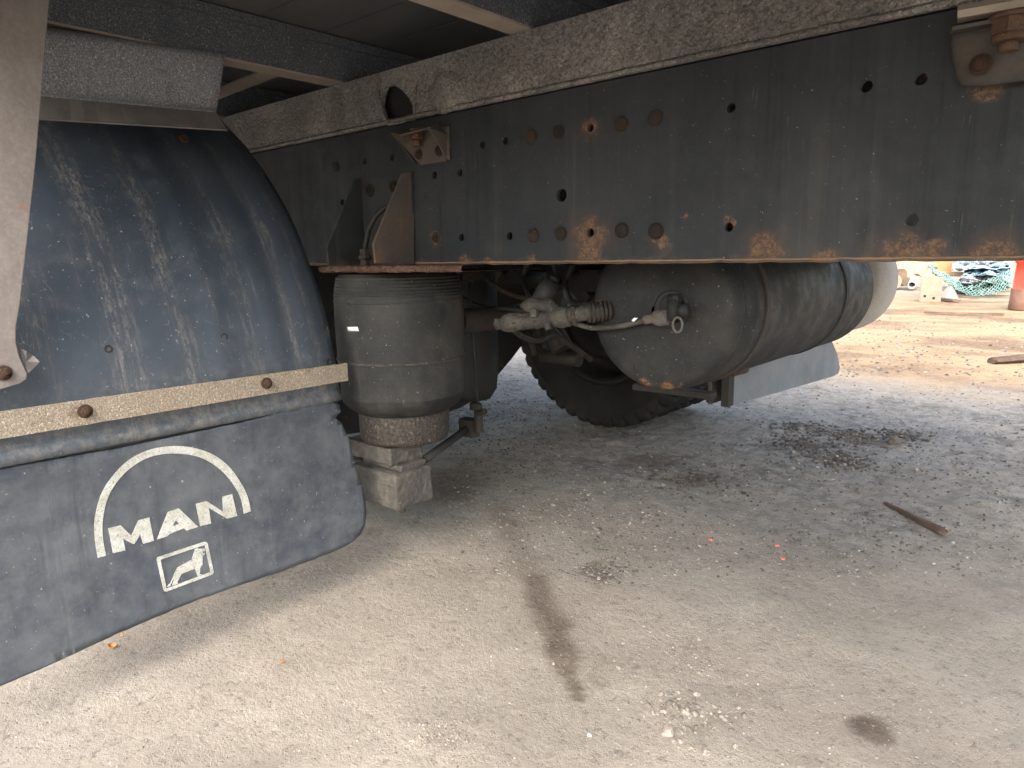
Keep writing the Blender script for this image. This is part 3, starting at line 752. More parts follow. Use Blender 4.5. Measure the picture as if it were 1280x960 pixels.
zp = at(495, 566, Y=SY - .10).z
mb = MB(); mb.lathe((SX, SY, 0), 'z', [(.06, zb + .01), (.103, zb + .008), (.1035, zb - .01), (.102, zp + .012), (.098, zp + .003), (.09, zp), (.02, zp)], 72, lambda j, k, a, hh: .0012 * noise.noise(Vector((a * 9, hh * 60, 0))))
mb.build('spring_piston', M['piston'], spr)
c_ = at(441, 411, X=SX + .08)
def on_spring(x, y, r=.1465):
    d = ray(x, y); A = d.x ** 2 + d.y ** 2; B = -2 * (d.x * SX + d.y * SY); C = SX ** 2 + SY ** 2 - r * r
    t = (-B - math.sqrt(B * B - 4 * A * C)) / (2 * A); return CAM + d * t
mb = MB(); mb.strip([[on_spring(433.5 + (447 - 433.5) * i / 4 + dx, y) for i in range(5)] for y, dx in ((408.5, 0), (414, 1.8))]); mb.build('sticker', M['white'], spr, label='small white sticker', solid=.0004)
# carrier block
cx = at(497, 640, Y=.935); 
zk0, zk1 = cx.z, at(497, 596, Y=.935).z
wd = at(542, 622, X=cx.x).y
def lump(o, amp, s_, lvl=2):
    me = o.data; bm = bmesh.new(); bm.from_mesh(me); bmesh.ops.subdivide_edges(bm, edges=bm.edges, cuts=lvl * 5, use_grid_fill=True)
    bmesh.ops.recalc_face_normals(bm, faces=bm.faces)
    for v in bm.verts: v.co += v.normal * amp * noise.fractal(v.co * s_, .8, 2, 4)
    bm.to_mesh(me); bm.free(); return o
mb = MB(); mb.box((cx.x, .935, zk0), (-1.75, wd, zk1)); 
ca_ = lump(mb.build('spring_carrier', M['carrier'], truck, bevel=.006), .0028, 24)
mb = MB(); mb.tube([(cx.x - .02, .96, zk0 + .002), (cx.x - .02, .96, zk0 - .010)], .011, 10); mb.build('bolt', M['carrier'], ca_)
mb = MB(); mb.box((cx.x - .014, .962, zk1 - .001), (-1.3, wd - .006, zk1 + .012)); lump(mb.build('carrier_pad', M['carrier'], ca_, bevel=.003), .0034, 34)
mb = MB(); mb.box((SX - .12, .95, zk1 + .011), (cx.x - .035, wd + .004, zp - .003)); lump(mb.build('carrier_plate', M['carrier'], ca_, bevel=.004), .0026, 30)
# levelling arm and rod
mb = MB(); A = at(530, 575, Y=1.05); B = at(592, 530, Y=1.28)
mb.tube([A, B], .010, 8); mb.build('levelling_arm', M['dark'], truck)
mb = MB(); a = at(573, 523, Y=1.24); b = at(590, 548, Y=1.24)
mb.box(a, (b.x, b.y + .03, b.z)); mb.tube([at(597, 505, Y=1.25), at(599, 540, Y=1.25)], .011, 10); mb.tube([at(597, 516, Y=1.24), at(607, 514, Y=1.24)], .007, 10)
mb.tube([at(594, 503, Y=1.25), at(594, 512, Y=1.25)], .014, 10)
mb.build('levelling_bracket', M['brown'], truck, bevel=.001)
mb = MB(); mb.tube([at(586, 345, Y=1.25), at(588, 380, Y=1.25), at(592, 440, Y=1.25), at(597, 506, Y=1.25)], .0032, 8)
mb.tube([at(586, 352, Y=1.25), at(587, 346, Y=1.25)], .009, 8); mb.build('levelling_rod', M['rubber'], truck)
mb = MB(); mb.box(at(578, 342, Y=1.22), at(602, 349, Y=1.30)); mb.build('levelling_valve', M['brown'], truck, bevel=.001)

# --- opposite air spring, inner wing widened to fill bright gaps and axle parts (dark, deep under the truck)
mb = MB(); cc = at(588, 420, Y=1.52); rr = 34 * depth(cc) / F
zlo = at(588, 505, Y=1.45).z
mb.lathe((cc.x, cc.y, 0), 'z', [(rr * .8, ZB + .02), (rr, ZB - .02), (rr * 1.02, zlo + .10), (rr * .93, zlo + .03), (rr * .7, zlo), (.02, zlo)], 48)
mb.build('air_spring', grime('dark_bellows', (.018, .020, .023), (.04, .04, .038), .3, rough=.7), truck, label='dark air spring of the far side')
pl = [(360, 290), (760, 290), (760, 395), (720, 402), (690, 408), (668, 418), (652, 432), (640, 448), (618, 474), (597, 497), (575, 510), (520, 530), (420, 545), (380, 545)]  # wing outline extended left and up as a dark blind against bright background
mb = MB(); mb.plate([at(x, y, X=-1.95) for x, y in pl], (-.02, 0, 0)); mb.build('mudguard', M['dark'], truck, label='dark panel, far side mudguard edge widened to block bright gaps')
mb = MB(); mb.tube([at(570, 402, Y=1.18), at(640, 396, Y=1.45), at(720, 372, Y=1.9)], [.030, .030, .028], 18); mb.build('stabiliser_bar', M['brown'], truck)
mb = MB(); mb.tube([(-2.05, .45, .40), (-2.05, 2.35, .40)], .06, 20); mb.lathe((-2.05, 1.40, .40), 'y', [(.03, -.19), (.14, -.12), (.185, 0), (.14, .12), (.03, .19)], 32)
mb.build('axle', M['dark'], truck)
# shock absorber and lower arm pieces in front of the far wheel
mb = MB(); mb.tube([at(705, 330, Y=1.62), at(690, 395, Y=1.60)], .018, 12); mb.tube([at(686, 405, Y=1.60), at(704, 437, Y=1.60)], .032, 18); mb.build('shock_absorber', M['brown'], truck)
mb = MB(); mb.tube([at(660, 415, Y=1.6), at(668, 445, Y=1.6)], .010, 10); mb.tube([at(681, 430, Y=1.6), at(686, 432, Y=1.6)], .014, 10); mb.tube([at(678, 446, Y=1.62), at(724, 450, Y=1.62)], [.017, .020], 12)
mb.tube([at(655, 425, Y=1.62), at(680, 412, Y=1.62), at(700, 408, Y=1.62)], .016, 10)
mb.build('brake_linkage', M['brown'], truck)
mb = MB(); mb.tube([at(640, 345, Y=1.4), at(690, 300, Y=1.7)], .02, 4); mb.tube([at(625, 348, Y=1.5), at(700, 352, Y=1.75)], .025, 4); mb.box(at(745, 338, Y=1.5), at(700, 362, Y=1.56)); mb.build('chassis_stay', M['dark'], truck)
mb = MB(); p0 = at(690, 322, Y=1.55); p1 = at(735, 380, Y=1.75); mb.tube([p0, p1], .022, 4, smooth=False); mb.build('chassis_stay', M['dark'], truck)
mb = MB(); mb.plate([at(616, 340, Y=1.5), at(627, 340, Y=1.5), at(621, 355, Y=1.5)], (0, .004, 0)); mb.build('bracket_tab', M['carrier'], truck)

# --- wheels
def wheel(cx_, cy_, cz, side, r=.395, wdt=.235, full=True, name='wheel'):
    q = r / .395
    """side=+1: the face looking towards -Y is the inner one"""
    wh = bpy.data.objects.new(name, None); col.objects.link(wh); wh.parent = truck
    n = 176
    def lug(j, k, a, hh):
        if 2 <= j <= 3 or 8 <= j <= 9: return -.013 if (k % 4) == 0 else 0
        if j in (4, 7): return -.009 if (k + (j > 5) * 2) % 4 == 0 else 0
        return 0
    R_ = r; prof = [(.235 * q, .02), (R_ - .055, -.004), (R_ - .022, .002), (R_ - .003, .016), (R_, .055), (R_ - .010, .085), (R_ - .010, wdt - .085), (R_, wdt - .055), (R_ - .003, wdt - .016), (R_ - .022, wdt - .002), (R_ - .055, wdt + .004), (.235 * q, wdt - .02)]
    mb = MB(); mb.lathe((cx_, cy_, cz), 'y', prof, n, lug, smooth=False)
    mb.lathe((cx_, cy_, cz), 'y', [(R_ - .062, -.0065), (R_ - .058, -.0085), (R_ - .054, -.0055)], n)
    mb.build('tyre', M['tyre'], wh)
    mb = MB(); mb.lathe((cx_, cy_, cz), 'y', [(a_ * q, b_) for a_, b_ in [(.232, .025), (.239, .010), (.228, .006), (.215, .03), (.205, .10), (.195, .14), (.10, .15), (.09, .10), (.02, .095)]], 64)
    mb.build('rim', M['dark'], wh)
    mb = MB(); mb.lathe((cx_, cy_, cz), 'y', [(.17, .13), (.17, .03), (.15, .01), (.05, .0), (.05, -.04), (.01, -.04)], 40); mb.build('brake_drum', M['dark'], wh)
    return wh
WP = at(748, 534, Z=0.0)
print('far wheel contact', WP)
wheel(WP.x, WP.y, .45, 1, r=.453, wdt=.25)
wheel(WP.x, WP.y + .31, .45, 1, r=.453, wdt=.25)
wheel(-2.05, .30, .392, 1, name='wheel'); wheel(-2.05, .58, .392, 1, name='wheel')
pp = M['brown']

# --- air tank
TX = at(823, 385, Y=1.15).x; TZ = at(823, 388, Y=1.15).z; TRr = .151; TY0, TY1 = 1.15, 2.02
print('tank', TX, TZ)
n_ = 96
prof = [(.01, -.0075), (.06, -.0072), (.10, -.006), (.128, -.0035), (.1385, .000), (.1450, .005), (.1490, .013), (TRr - .0005, .022), (TRr, .030), (TRr - .0022, .0325), (TRr - .0022, .0355), (TRr, .038), (TRr, .075), (TRr + .0015, .078), (TRr + .0015, .09), (TRr, .093)]
prof += [(TRr, TY1 - TY0 - .04), (TRr - .006, TY1 - TY0 - .01), (.12, TY1 - TY0 + .01), (.01, TY1 - TY0 + .02)]
mb = MB(); mb.lathe((TX, TY0, TZ), 'y', prof, n_)
tank = mb.build('air_tank', M['tank'], truck, label='large grey cylindrical air tank lying across the frame')
for yy in (.125, .60):
    mb = MB(); mb.lathe((TX, TY0 + yy, TZ), 'y', [(TRr, 0), (TRr + .003, .001), (TRr + .003, .014), (TRr, .015)], n_, smooth=False); mb.build('band', M['band'], tank)
mb = MB(); c2 = (TX + .016, TY1 + .05, TZ + .016); mb.lathe(c2, 'y', [(.01, 0), (.12, .0), (.142, .02), (.146, .05), (.146, .12), (.13, .15), (.01, .15)], 64); mb.build('fuel_tank', M['pale'], truck, label='pale dusty rounded tank beyond the grey one')
# support below
a = at(866, 475, Y=1.55); mb = MB()
mb.box(at(790, 480, Y=1.50), (at(889, 500, Y=1.50).x, 1.53, at(889, 500, Y=1.50).z)); p = at(884, 499, Y=1.50); mb.tube([(p.x, 1.515, p.z + .004), (p.x, 1.515, p.z - .010)], .009, 10)
mb.build('tank_support', M['dark'], truck, bevel=.002)
a = at(890, 473, X=-.80); b = at(911, 497, X=-.80)
mb = MB(); mb.box((a.x, a.y, b.z), (a.x - .01, b.y, a.z + .04)); mb.build('flap_mount', M['carrier'], truck)
# far flap
def fx(y): return -.75
fo = [(911, 440), (911, 506), (925, 504), (985, 487), (1040, 471), (1048, 467), (1050, 460), (1047, 443), (1040, 426), (1032, 415), (1000, 405), (950, 410)]
mb = MB(); mb.plate([at(x, y, X=-.76) for x, y in fo], (-.008, 0, 0)); ff = mb.build('mud_flap', M['farflap'], truck, label='pale blue grey mud flap beyond the tank', bevel=.0008)
mb = MB(); a = at(908, 466, X=-.76); b = at(913, 506, X=-.76); mb.box((-.752, a.y, b.z), (-.772, b.y, a.z)); mb.build('flap_edge', M['dark'], ff)
mb = MB(); mb.tube([at(916, 466, X=-.75), at(932, 462, X=-.75)], .010, 6); mb.build('clip', M['rust'], ff)

# --- pipe fitting between spring and tank
ft = bpy.data.objects.new('pipe_fitting', None); col.objects.link(ft); ft.parent = truck
def lumpy(mb, name, mat, amp=.0016, parent=ft, label=None):
    o = mb.build(name, mat, parent, label=label); me = o.data
    bm = bmesh.new(); bm.from_mesh(me); bmesh.ops.subdivide_edges(bm, edges=[e for e in bm.edges if e.calc_length() > .004], cuts=3, use_grid_fill=True); bm.to_mesh(me); bm.free()
    for p_ in me.polygons: p_.use_smooth = True
    for v in me.vertices: v.co += Vector((noise.noise(v.co * 70), noise.noise(v.co * 70 + Vector((5, 5, 5))), noise.noise(v.co * 70 + Vector((9, 1, 3))))) * amp * 1.3 + v.co.normalized() * amp * .9 * noise.noise(v.co * 210)
    return o
def pts(*a): return [at(x, y, Y=Y) for x, y, Y in a]
mb = MB(); mb.tube(pts((622, 405, 1.08), (632, 404, 1.08)), .013, 6); mb.tube(pts((631, 404, 1.08), (640, 403, 1.08), (655, 402, 1.085), (690, 398, 1.09), (700, 397, 1.095), (712, 395, 1.10)), [.017, .0195, .0165, .0165, .021, .019], 20); lumpy(mb, 'tee_body', M['fitting'])
mb = MB(); mb.tube(pts((708, 395, 1.10), (735, 391, 1.115), (752, 389, 1.135)), [.0145, .0140, .0135], 18); lumpy(mb, 'pipe_stub', M['fitting'], .0006)
mb = MB(); A, B = pts((734, 391, 1.118), (764, 388, 1.152)); 
for i in range(6): t = i / 6; mb.tube([A.lerp(B, t), A.lerp(B, t + .11)], .0195 + .0013 * (i % 2), 18)
lumpy(mb, 'threaded_union', M['brown'], .001)
mb = MB(); mb.tube(pts((655, 384, 1.085), (664, 382, 1.08), (676, 381, 1.085), (688, 383, 1.09), (694, 390, 1.095)), [.009, .0155, .0135, .014, .014], 16); lumpy(mb, 'elbow', M['fitting'], .002)
mb = MB(); mb.tube(pts((676, 380, 1.12), (682, 366, 1.13), (690, 352, 1.14)), [.022, .022, .020], 18); mb.tube(pts((690, 352, 1.14), (693, 346, 1.145)), .012, 12); mb.build('valve_barrel', M['tank'], ft)
hp = pts((705, 399, 1.10), (720, 405, 1.12), (738, 410, 1.125), (758, 410, 1.125), (780, 407, 1.125), (800, 402, 1.125), (815, 398, 1.125))
mb = MB(); mb.tube(hp, .0052, 10); mb.build('air_hose', M['fitting'], truck, label='thin dusty hose curving across the tank end')
mb = MB(); p = at(793, 399.5, Y=1.115); mb.add([p + Vector((-.006, 0, -.002)), p + Vector((0, -.001, .0035)), p + Vector((.007, 0, .003)), p + Vector((-.001, 0, -.004))], [(0, 1, 2, 3)]); mb.build('paint_fleck', M['white'], tank, solid=.0006)
for k, (hp_, r_) in enumerate((([(600, 332, 1.3), (612, 352, 1.3), (640, 368, 1.35), (668, 372, 1.4), (700, 362, 1.45), (722, 340, 1.5)], .007),
                   ([(660, 326, 1.25), (654, 346, 1.25), (660, 366, 1.22), (672, 378, 1.18)], .006),
                   ([(716, 330, 1.35), (708, 352, 1.35), (712, 374, 1.3), (730, 380, 1.25), (742, 372, 1.3)], .006),
                   ([(578, 372, 1.35), (604, 384, 1.35), (640, 386, 1.35), (676, 396, 1.4), (700, 420, 1.5)], .006),
                   ([(640, 410, 1.2), (652, 420, 1.25), (672, 426, 1.35), (694, 420, 1.45), (720, 436, 1.5), (738, 450, 1.6)], .007),
                   ([(690, 326, 1.2), (697, 344, 1.2), (706, 364, 1.16), (712, 384, 1.13)], .005))):
    cps = [tuple(at(x, y, Y=Y)) for x, y, Y in hp_]
    fine_ = []
    for i in range(len(cps) - 1):
        a, b, c, d = [Vector(cps[max(0, min(len(cps) - 1, i + q))]) for q in (-1, 0, 1, 2)]
        for k2 in range(6):
            t = k2 / 6; fine_.append(.5 * (2 * b + (c - a) * t + (2 * a - 5 * b + 4 * c - d) * t * t + (3 * b - a - 3 * c + d) * t ** 3))
    fine_.append(Vector(cps[-1])); mb = MB(); mb.tube(fine_, r_, 10); mb.build('air_hose', M['rubber'] if k % 2 else M['brown'], truck)
for (x, y, Y, r_) in ((646, 403, 1.082, .0205), (672, 401, 1.087, .0185), (718, 394, 1.105, .0185), (728, 392, 1.112, .0165)):
    mb = MB(); mb.tube([at(x - 2, y, Y=Y), at(x + 3, y - .6, Y=Y + .003)], r_, 6, smooth=False); mb.build('hex_nut', M['brown'], ft)
for p_, r_ in ((pts((668, 386, 1.07), (668, 396, 1.07)), .009), (pts((684, 404, 1.07), (686, 412, 1.07)), .008)):
    mb = MB(); mb.tube(p_, r_, 6, smooth=False); mb.build('hex_nut', M['fitting'], ft)
# drain valve on the tank end
dv = bpy.data.objects.new('drain_valve', None); col.objects.link(dv); dv.parent = truck
mb = MB(); mb.tube(pts((806, 400, 1.12), (820, 398, 1.118)), .0085, 12); mb.tube(pts((819, 398, 1.116), (826, 397, 1.116), (836, 396, 1.116)), [.0125, .016, .0135], 14); lumpy(mb, 'valve_body', M['carrier'], .0012, dv)
mb = MB(); mb.tube(pts((836, 374, 1.115), (850, 373, 1.115)), .009, 8); mb.tube(pts((842, 375, 1.115), (844, 400, 1.112)), .0125, 14); mb.tube(pts((848, 389, 1.11), (861, 387, 1.115)), [.012, .012], 12); mb.build('valve_head', M['tank'], dv)
mb = MB(); c0 = at(847, 406, Y=1.10); mb.tube([c0 + Vector((.009 * math.cos(a), 0, .013 * math.sin(a))) for a in [2 * math.pi * k / 16 for k in range(17)]], .0022, 8, caps=False); mb.build('pull_ring', M['carrier'], dv)
mb = MB(); c0 = at(840, 386, Y=1.142); mb.lathe(c0, 'y', [(.034, .004), (.034, -.004), (.026, -.004), (.022, .004)], 32); mb.build('valve_seat', M['dark'], dv)

# --- near mudguard
GY0, GY1 = .12, .835
edge = [(262, 128), (285, 155), (310, 182), (340, 225), (368, 275), (392, 335), (408, 385), (419, 438), (425, 472), (426, 484)]
pr = [at(x, y, Y=GY1) for x, y in edge]; pr = [(p.x, p.z) for p in pr]
print('guard profile', [(round(a, 3), round(b, 3)) for a, b in pr])
# crest of the arch and the way down on the far side
cxg, czg = -2.05, .42
rtop = pr[0][1] - czg
full = []
ang0 = math.atan2(pr[0][1] - czg, pr[0][0] - cxg); r0_ = math.hypot(pr[0][1] - czg, pr[0][0] - cxg)
for i in range(26):
    a = math.pi * .98 + (ang0 - math.pi * .98) * i / 25
    rr = r0_ * (.96 + .04 * i / 25) - .06 * math.sin(min(1, i / 25) * math.pi) * 0
    full.append((cxg + rr * math.cos(a), czg + rr * math.sin(a)))
full = full[:-1]
def cr(p, n=8):
    out = []
    P = [p[0]] + list(p) + [p[-1]]
    for i in range(1, len(P) - 2):
        for k in range(n):
            t = k / n; a, b, c, d = P[i - 1], P[i], P[i + 1], P[i + 2]
            out.append(tuple(.5 * (2 * b[j] + (c[j] - a[j]) * t + (2 * a[j] - 5 * b[j] + 4 * c[j] - d[j]) * t * t + (3 * b[j] - a[j] - 3 * c[j] + d[j]) * t ** 3) for j in (0, 1)))
    out.append(tuple(p[-1])); return out
vis = cr(pr)
XE, ZE = vis[-1]
# raised bead along the lower edge
vis += [(XE + .003, ZE - .006), (XE + .0075, ZE - .010), (XE + .0095, ZE - .014), (XE + .0085, ZE - .023), (XE + .003, ZE - .026), (XE - .006, ZE - .028), (XE - .008, ZE - .045)]
prof2 = full + vis
mb = MB(); rows = []
NY = 44
for (x, z) in prof2:
    row = []
    for j in range(NY + 1):
        t = j / NY; y = GY0 + (GY1 - GY0) * t
        lip = sm(.035, 0, GY1 - y) * .010
        wv = .0028 * noise.noise(Vector((x * 3, y * 5, z * 4)))
        # shallow formed ribs running round the arch near the inner side
        rib = sum(.004 * math.exp(-((y - yc) / .012) ** 2) for yc in (.60, .70, .775)) if z > .5 else 0
        nx_, nz_ = (x - cxg), (z - czg); L_ = math.hypot(nx_, nz_)
        row.append((x + nx_ / L_ * (wv + rib - lip), y, z + nz_ / L_ * (wv + rib - lip)))
    rows.append(row)
guard_mb = mb; mb.strip(rows); M['guard'] = guardm([(at(205, 300, Y=.5).y*0 + .445, .035, .95), (.54, .022, .8), (.66, .020, .9), (.745, .016, .8), (.33, .02, .5), (.79, .010, .6)]); guard = mb.build('mudguard', M['guard'], truck, solid=.005, label='big scuffed black plastic mudguard over the near wheel')
def gx_at(z):
    for (a, b) in zip(vis, vis[1:]):
        if (a[1] - z) * (b[1] - z) <= 0 and a[1] != b[1]: return a[0] + (b[0] - a[0]) * (z - a[1]) / (b[1] - a[1])
    return XE
def on_guard(x, y, off=0.):
    d = ray(x, y); best = None
    for i in range(400):
        t = .9 + i * .0035
        p = CAM + d * t
        if p.x < gx_at(min(max(p.z, ZE), vis[0][1])) + off: return p
    return p
for (x, y) in ((135, 436), (280, 421), (407, 410), (411, 452)):
    p = on_guard(x, y, .003); fix(lathe_mesh('hole_ring' + str(x), [(1.5, 0), (1.45, .35), (1.0, .3), (.95, -.4), (.1, -.5)], 14), M['dark'], 'screw_hole', p, .0042, guard, n=(1, 0, .1))
p = on_guard(229, 176, .003); fix(bolt_mesh, M['rust'], 'bolt', p, .012, guard, n=(1, 0, .8))
# mounting strap
XS = gx_at(ry(434, 470).z) + .014
XS = -1.155 if abs(XS) > 3 else XS
SA = at(434, 454, X=XS); SB = at(434, 476, X=XS); zs1 = SA.z; zs0 = SB.z
zl1 = at(0, 515, X=XS).z; zl0 = at(0, 549, X=XS).z; yl = at(0, 530, X=XS).y
k1 = (zl1 - zs1) / (yl - SA.y); k0 = (zl0 - zs0) / (yl - SA.y)
print('strap', XS, zs0, zs1, zl0, zl1)
NS = 60
front = []; mb = MB(); rows = [[], [], [], []]
for i in range(NS + 1):
    y = SA.y + (.0 - SA.y) * i / NS; d = .0007 * noise.noise(Vector((y * 60, 1, 1)))
    for j, (xx, zz) in enumerate(((XS - .006, zs0 + k0 * (y - SA.y)), (XS, zs0 + k0 * (y - SA.y)), (XS, zs1 + k1 * (y - SA.y)), (XS - .006, zs1 + k1 * (y - SA.y)))):
        rows[j].append((xx, y, zz + d))
mb.strip(rows, smooth=False); mb.add([rows[j][0] for j in range(4)], [(0, 1, 2, 3)]); mb.add([rows[j][-1] for j in range(4)], [(0, 1, 2, 3)])
strap = mb.build('mounting_strap', M['strap'], truck, label='pale dusty flat bar bolted across the mudguard')
for (x, y, r) in ((333, 479, .0085), (106, 514, .0085)): 
    fix(bolt_mesh, M['rust'], 'bolt', at(x, y, X=XS + .0005), r, strap, n=(1, 0, 0)); 
# pale post at the left
XP = XS + .012
po = [(64, -200), (62, 0), (54, 90), (45, 200), (33, 310), (25, 380), (20, 410), (20, 428), (24, 445), (34, 467), (33, 474), (26, 479), (0, 487), (-60, 500), (-110, 520), (-160, 500), (-90, 0), (-80, -200)]
mb = MB(); mb.plate([at(x, y, X=XP) for x, y in po], (-.008, 0, 0))
post = mb.build('body_post', M['post'], truck, bevel=.0012, label='pale dusty flat steel post at the left edge')
fix(bolt_mesh, M['rust'], 'bolt', at(4, 466, X=XP + .001), .0085, post, n=(1, 0, 0))
# rag of rubber behind the post
mb = MB(); rg = [(26, 436), (33, 439), (41, 444), (50, 452), (44, 458), (36, 466), (30, 460)]
rc = at(33, 452, X=XS + .003); P_ = [at(x, y, X=XS + .004 + .006 * (i % 2)) for i, (x, y) in enumerate(rg)]
mb.add([rc] + P_, [(0, i + 1, (i + 1) % len(rg) + 1) for i in range(len(rg))]); mb.build('torn_rubber', M['zlip'], post, solid=.002)

# --- mud flap with print
XF = XE + .002
fl = [(-60, 600), (0, 586), (150, 560), (300, 527), (405, 500), (421, 505), (423, 514), (416, 521), (424, 528), (432, 545), (437, 562), (446, 592), (455, 622), (457, 640), (455, 655), (449, 668), (440, 676), (425, 685), (400, 695), (350, 714), (250, 749), (150, 790), (50, 834), (0, 854), (-60, 885)]
fp = [at(x, y, X=XF) for x, y in fl]
print('flap pts', fp[1], fp[-2], fp[17])
def bend(y, z): return .004 * math.sin(y * 9 + z * 4) + .003 * math.sin(z * 14 + y * 3)
def insub(poly3, step=.014):
    """fill the outline with a fine grid of points so that the sheet can bend"""
    from mathutils.geometry import delaunay_2d_cdt
    vs = [Vector((p.y, p.z)) for p in poly3]; n = len(vs)
    ys = [v.x for v in vs]; zs = [v.y for v in vs]
    def inside(q):
        c = False; j = n - 1
        for i in range(n):
            if (vs[i].y > q.y) != (vs[j].y > q.y) and q.x < (vs[j].x - vs[i].x) * (q.y - vs[i].y) / (vs[j].y - vs[i].y) + vs[i].x: c = not c
            j = i
        return c
    ex = []
    y = min(ys)
    while y < max(ys):
        z = min(zs)
        while z < max(zs):
            q = Vector((y, z))
            if inside(q): ex.append(q)
            z += step
        y += step
    r = delaunay_2d_cdt(vs + ex, [], [list(range(n))], 1, 1e-6)
    return r[0], r[2]
def dense(P, k=.006):
    out = []
    for a, b in zip(P, P[1:] + P[:1]):
        m_ = max(1, int((b - a).length / k))
        for i in range(m_): out.append(a.lerp(b, i / m_))
    return out
def sheet(name, poly, off, mat, parent, solid=0, holes=(), ragged=0., label=None):
    P = dense(poly, .008)
    if ragged: P = [p + Vector((0, ragged * noise.noise(p * 60), ragged * noise.noise(p * 60 + Vector((7, 7, 7))))) for p in P]
    v2, f2 = insub(P)
    mb = MB(); mb.add([(XF + bend(q.x, q.y) + off, q.x, q.y) for q in v2], [tuple(f) for f in f2], True)
    return mb.build(name, mat, parent, solid=solid, label=label)
flap = sheet('mud_flap', fp, 0, M['flap'], truck, solid=.007, ragged=.0012, label='near rubber mud flap printed with MAN and a small lion')
def pr_(pts_): return [at(x, y, X=XF + .004) for x, y in pts_]
def printed(name, poly, label=None):
    P = pr_(poly); Pd = dense(P, .01)
    tr = tessellate_polygon([[Vector((p.y, p.z, 0)) for p in Pd]])
    mb = MB(); mb.add([(XF + .0040 + bend(p.y, p.z), p.y, p.z) for p in Pd], [tuple(t) for t in tr]); return mb.build(name, M['print'], flap, label=label, solid=.0008)
def C7(L_): return [(120 + x * .1875, 530 + y * .1875) for x, y in L_]
printed('letter_m', C7([(92, 702), (175, 682), (248, 752), (293, 648), (366, 628), (398, 785), (326, 806), (306, 742), (268, 806), (256, 806), (192, 772), (208, 850), (124, 868)]))
# the A is a frame with a notch for its counter
printed('letter_a', C7([(418, 776), (488, 592), (560, 566), (690, 690), (614, 716), (596, 700), (500, 740), (484, 756), (418, 776), (418.5, 775), (484, 740), (521, 682), (560, 672), (540, 650), (521, 682)][:9]))
printed('letter_n', C7([(672, 536), (742, 516), (852, 586), (846, 486), (910, 468), (946, 614), (880, 634), (758, 562), (776, 666), (704, 686)]))
def flat_print(name, P2, mat, off):
    P = pr_(P2); tr = tessellate_polygon([[Vector((p.y, p.z, 0)) for p in P]])
    mb = MB(); mb.add([(XF + off + bend(p.y, p.z), p.y, p.z) for p in P], [tuple(t) for t in tr]); return mb.build(name, mat, flap, solid=.0006)
flat_print('letter_counter', C7([(521, 682), (540, 648), (562, 670)]), M['flap'], .0048)
# arch over the letters
oc = C7([(22, 900), (4, 780), (2, 640), (40, 480), (110, 360), (200, 260), (310, 190), (430, 155), (560, 146), (690, 168), (800, 216), (890, 290), (960, 385), (1010, 480), (1036, 582)])
ic = C7([(990, 600), (968, 500), (920, 410), (850, 325), (765, 258), (670, 215), (560, 197), (440, 202), (335, 232), (235, 295), (150, 385), (88, 495), (56, 640), (58, 780), (78, 884)])
o2 = cr([tuple(p) for p in oc], 4); i2 = cr([tuple(p) for p in ic], 4)
printed('arch_emblem', o2 + i2)
# rounded frame and lion
def C6(L_): return [(180 + x * .09375, 660 + y * .09375) for x, y in L_]
fo_ = C6([(192, 440), (200, 405), (225, 395), (810, 196), (845, 194), (868, 215), (946, 590), (938, 620), (905, 638), (320, 858), (290, 855), (275, 835)])
fi_ = C6([(242, 436), (828, 236), (904, 596), (318, 818)])
P = pr_(fo_); Q = pr_(fi_); tr = tessellate_polygon([[Vector((p.y, p.z, 0)) for p in P], [Vector((p.y, p.z, 0)) for p in Q]])
mb = MB(); mb.add([(XF + .0040 + bend(p.y, p.z), p.y, p.z) for p in P + Q], [tuple(t) for t in tr]); mb.build('emblem_frame', M['print'], flap, solid=.0008)
printed('lion_body', C6([(325, 796), (345, 765), (365, 755), (400, 680), (430, 610), (465, 540), (560, 486), (648, 440), (668, 470), (692, 555), (600, 592), (520, 622), (490, 680), (460, 735), (478, 745), (440, 765), (396, 778), (398, 755), (420, 700), (405, 700), (370, 780), (345, 796)]))
printed('lion_mane', C6([(655, 430), (705, 292), (735, 276), (800, 372), (800, 500), (766, 545), (762, 625), (795, 632), (770, 645), (734, 655), (700, 560), (680, 500)]))
printed('lion_head', C6([(745, 284), (800, 288), (828, 284), (832, 318), (800, 326), (808, 345), (832, 344), (825, 372), (808, 378)]))

# --- Z section bracket above the mudguard
XZ = -1.33
zt_ = [(45, 37), (281, 68)]; 
rows = []
def rowz(pl_, pr2, X_): return [at(pl_[0] + (pr2[0] - pl_[0]) * i / 30, pl_[1] + (pr2[1] - pl_[1]) * i / 30, X=X_ + .0015 * noise.noise(Vector((i * .5, 1, 2)))) for i in range(31)]
mb = MB(); rows = [rowz((30, 31), (280, 66), XZ - .030), rowz((30, 31.5), (281, 66.5), XZ - .016), rowz((30, 33), (281, 68), XZ - .007), rowz((30, 36), (281, 71), XZ), rowz((30, 42), (280, 76), XZ + .004), rowz((30, 75), (276, 104), XZ + .005), rowz((30, 104), (272, 130), XZ + .006), rowz((30, 111), (271, 136), XZ + .009), rowz((30, 116), (270, 139.5), XZ + .015), rowz((30, 119), (270, 141), XZ + .022)]
mb.strip(rows, smooth=True); zb_ = mb.build('mudguard_bracket', M['zbar'], truck, solid=.003, label='grit covered Z shaped steel section above the mudguard')
mb = MB(); rows = [rowz((30, 119.5), (270, 141.5), XZ + .022), rowz((30, 148), (284, 163), XZ + .058)]; mb.strip(rows, smooth=False); mb.build('bracket_lip', M['zlip'], zb_, solid=.003)

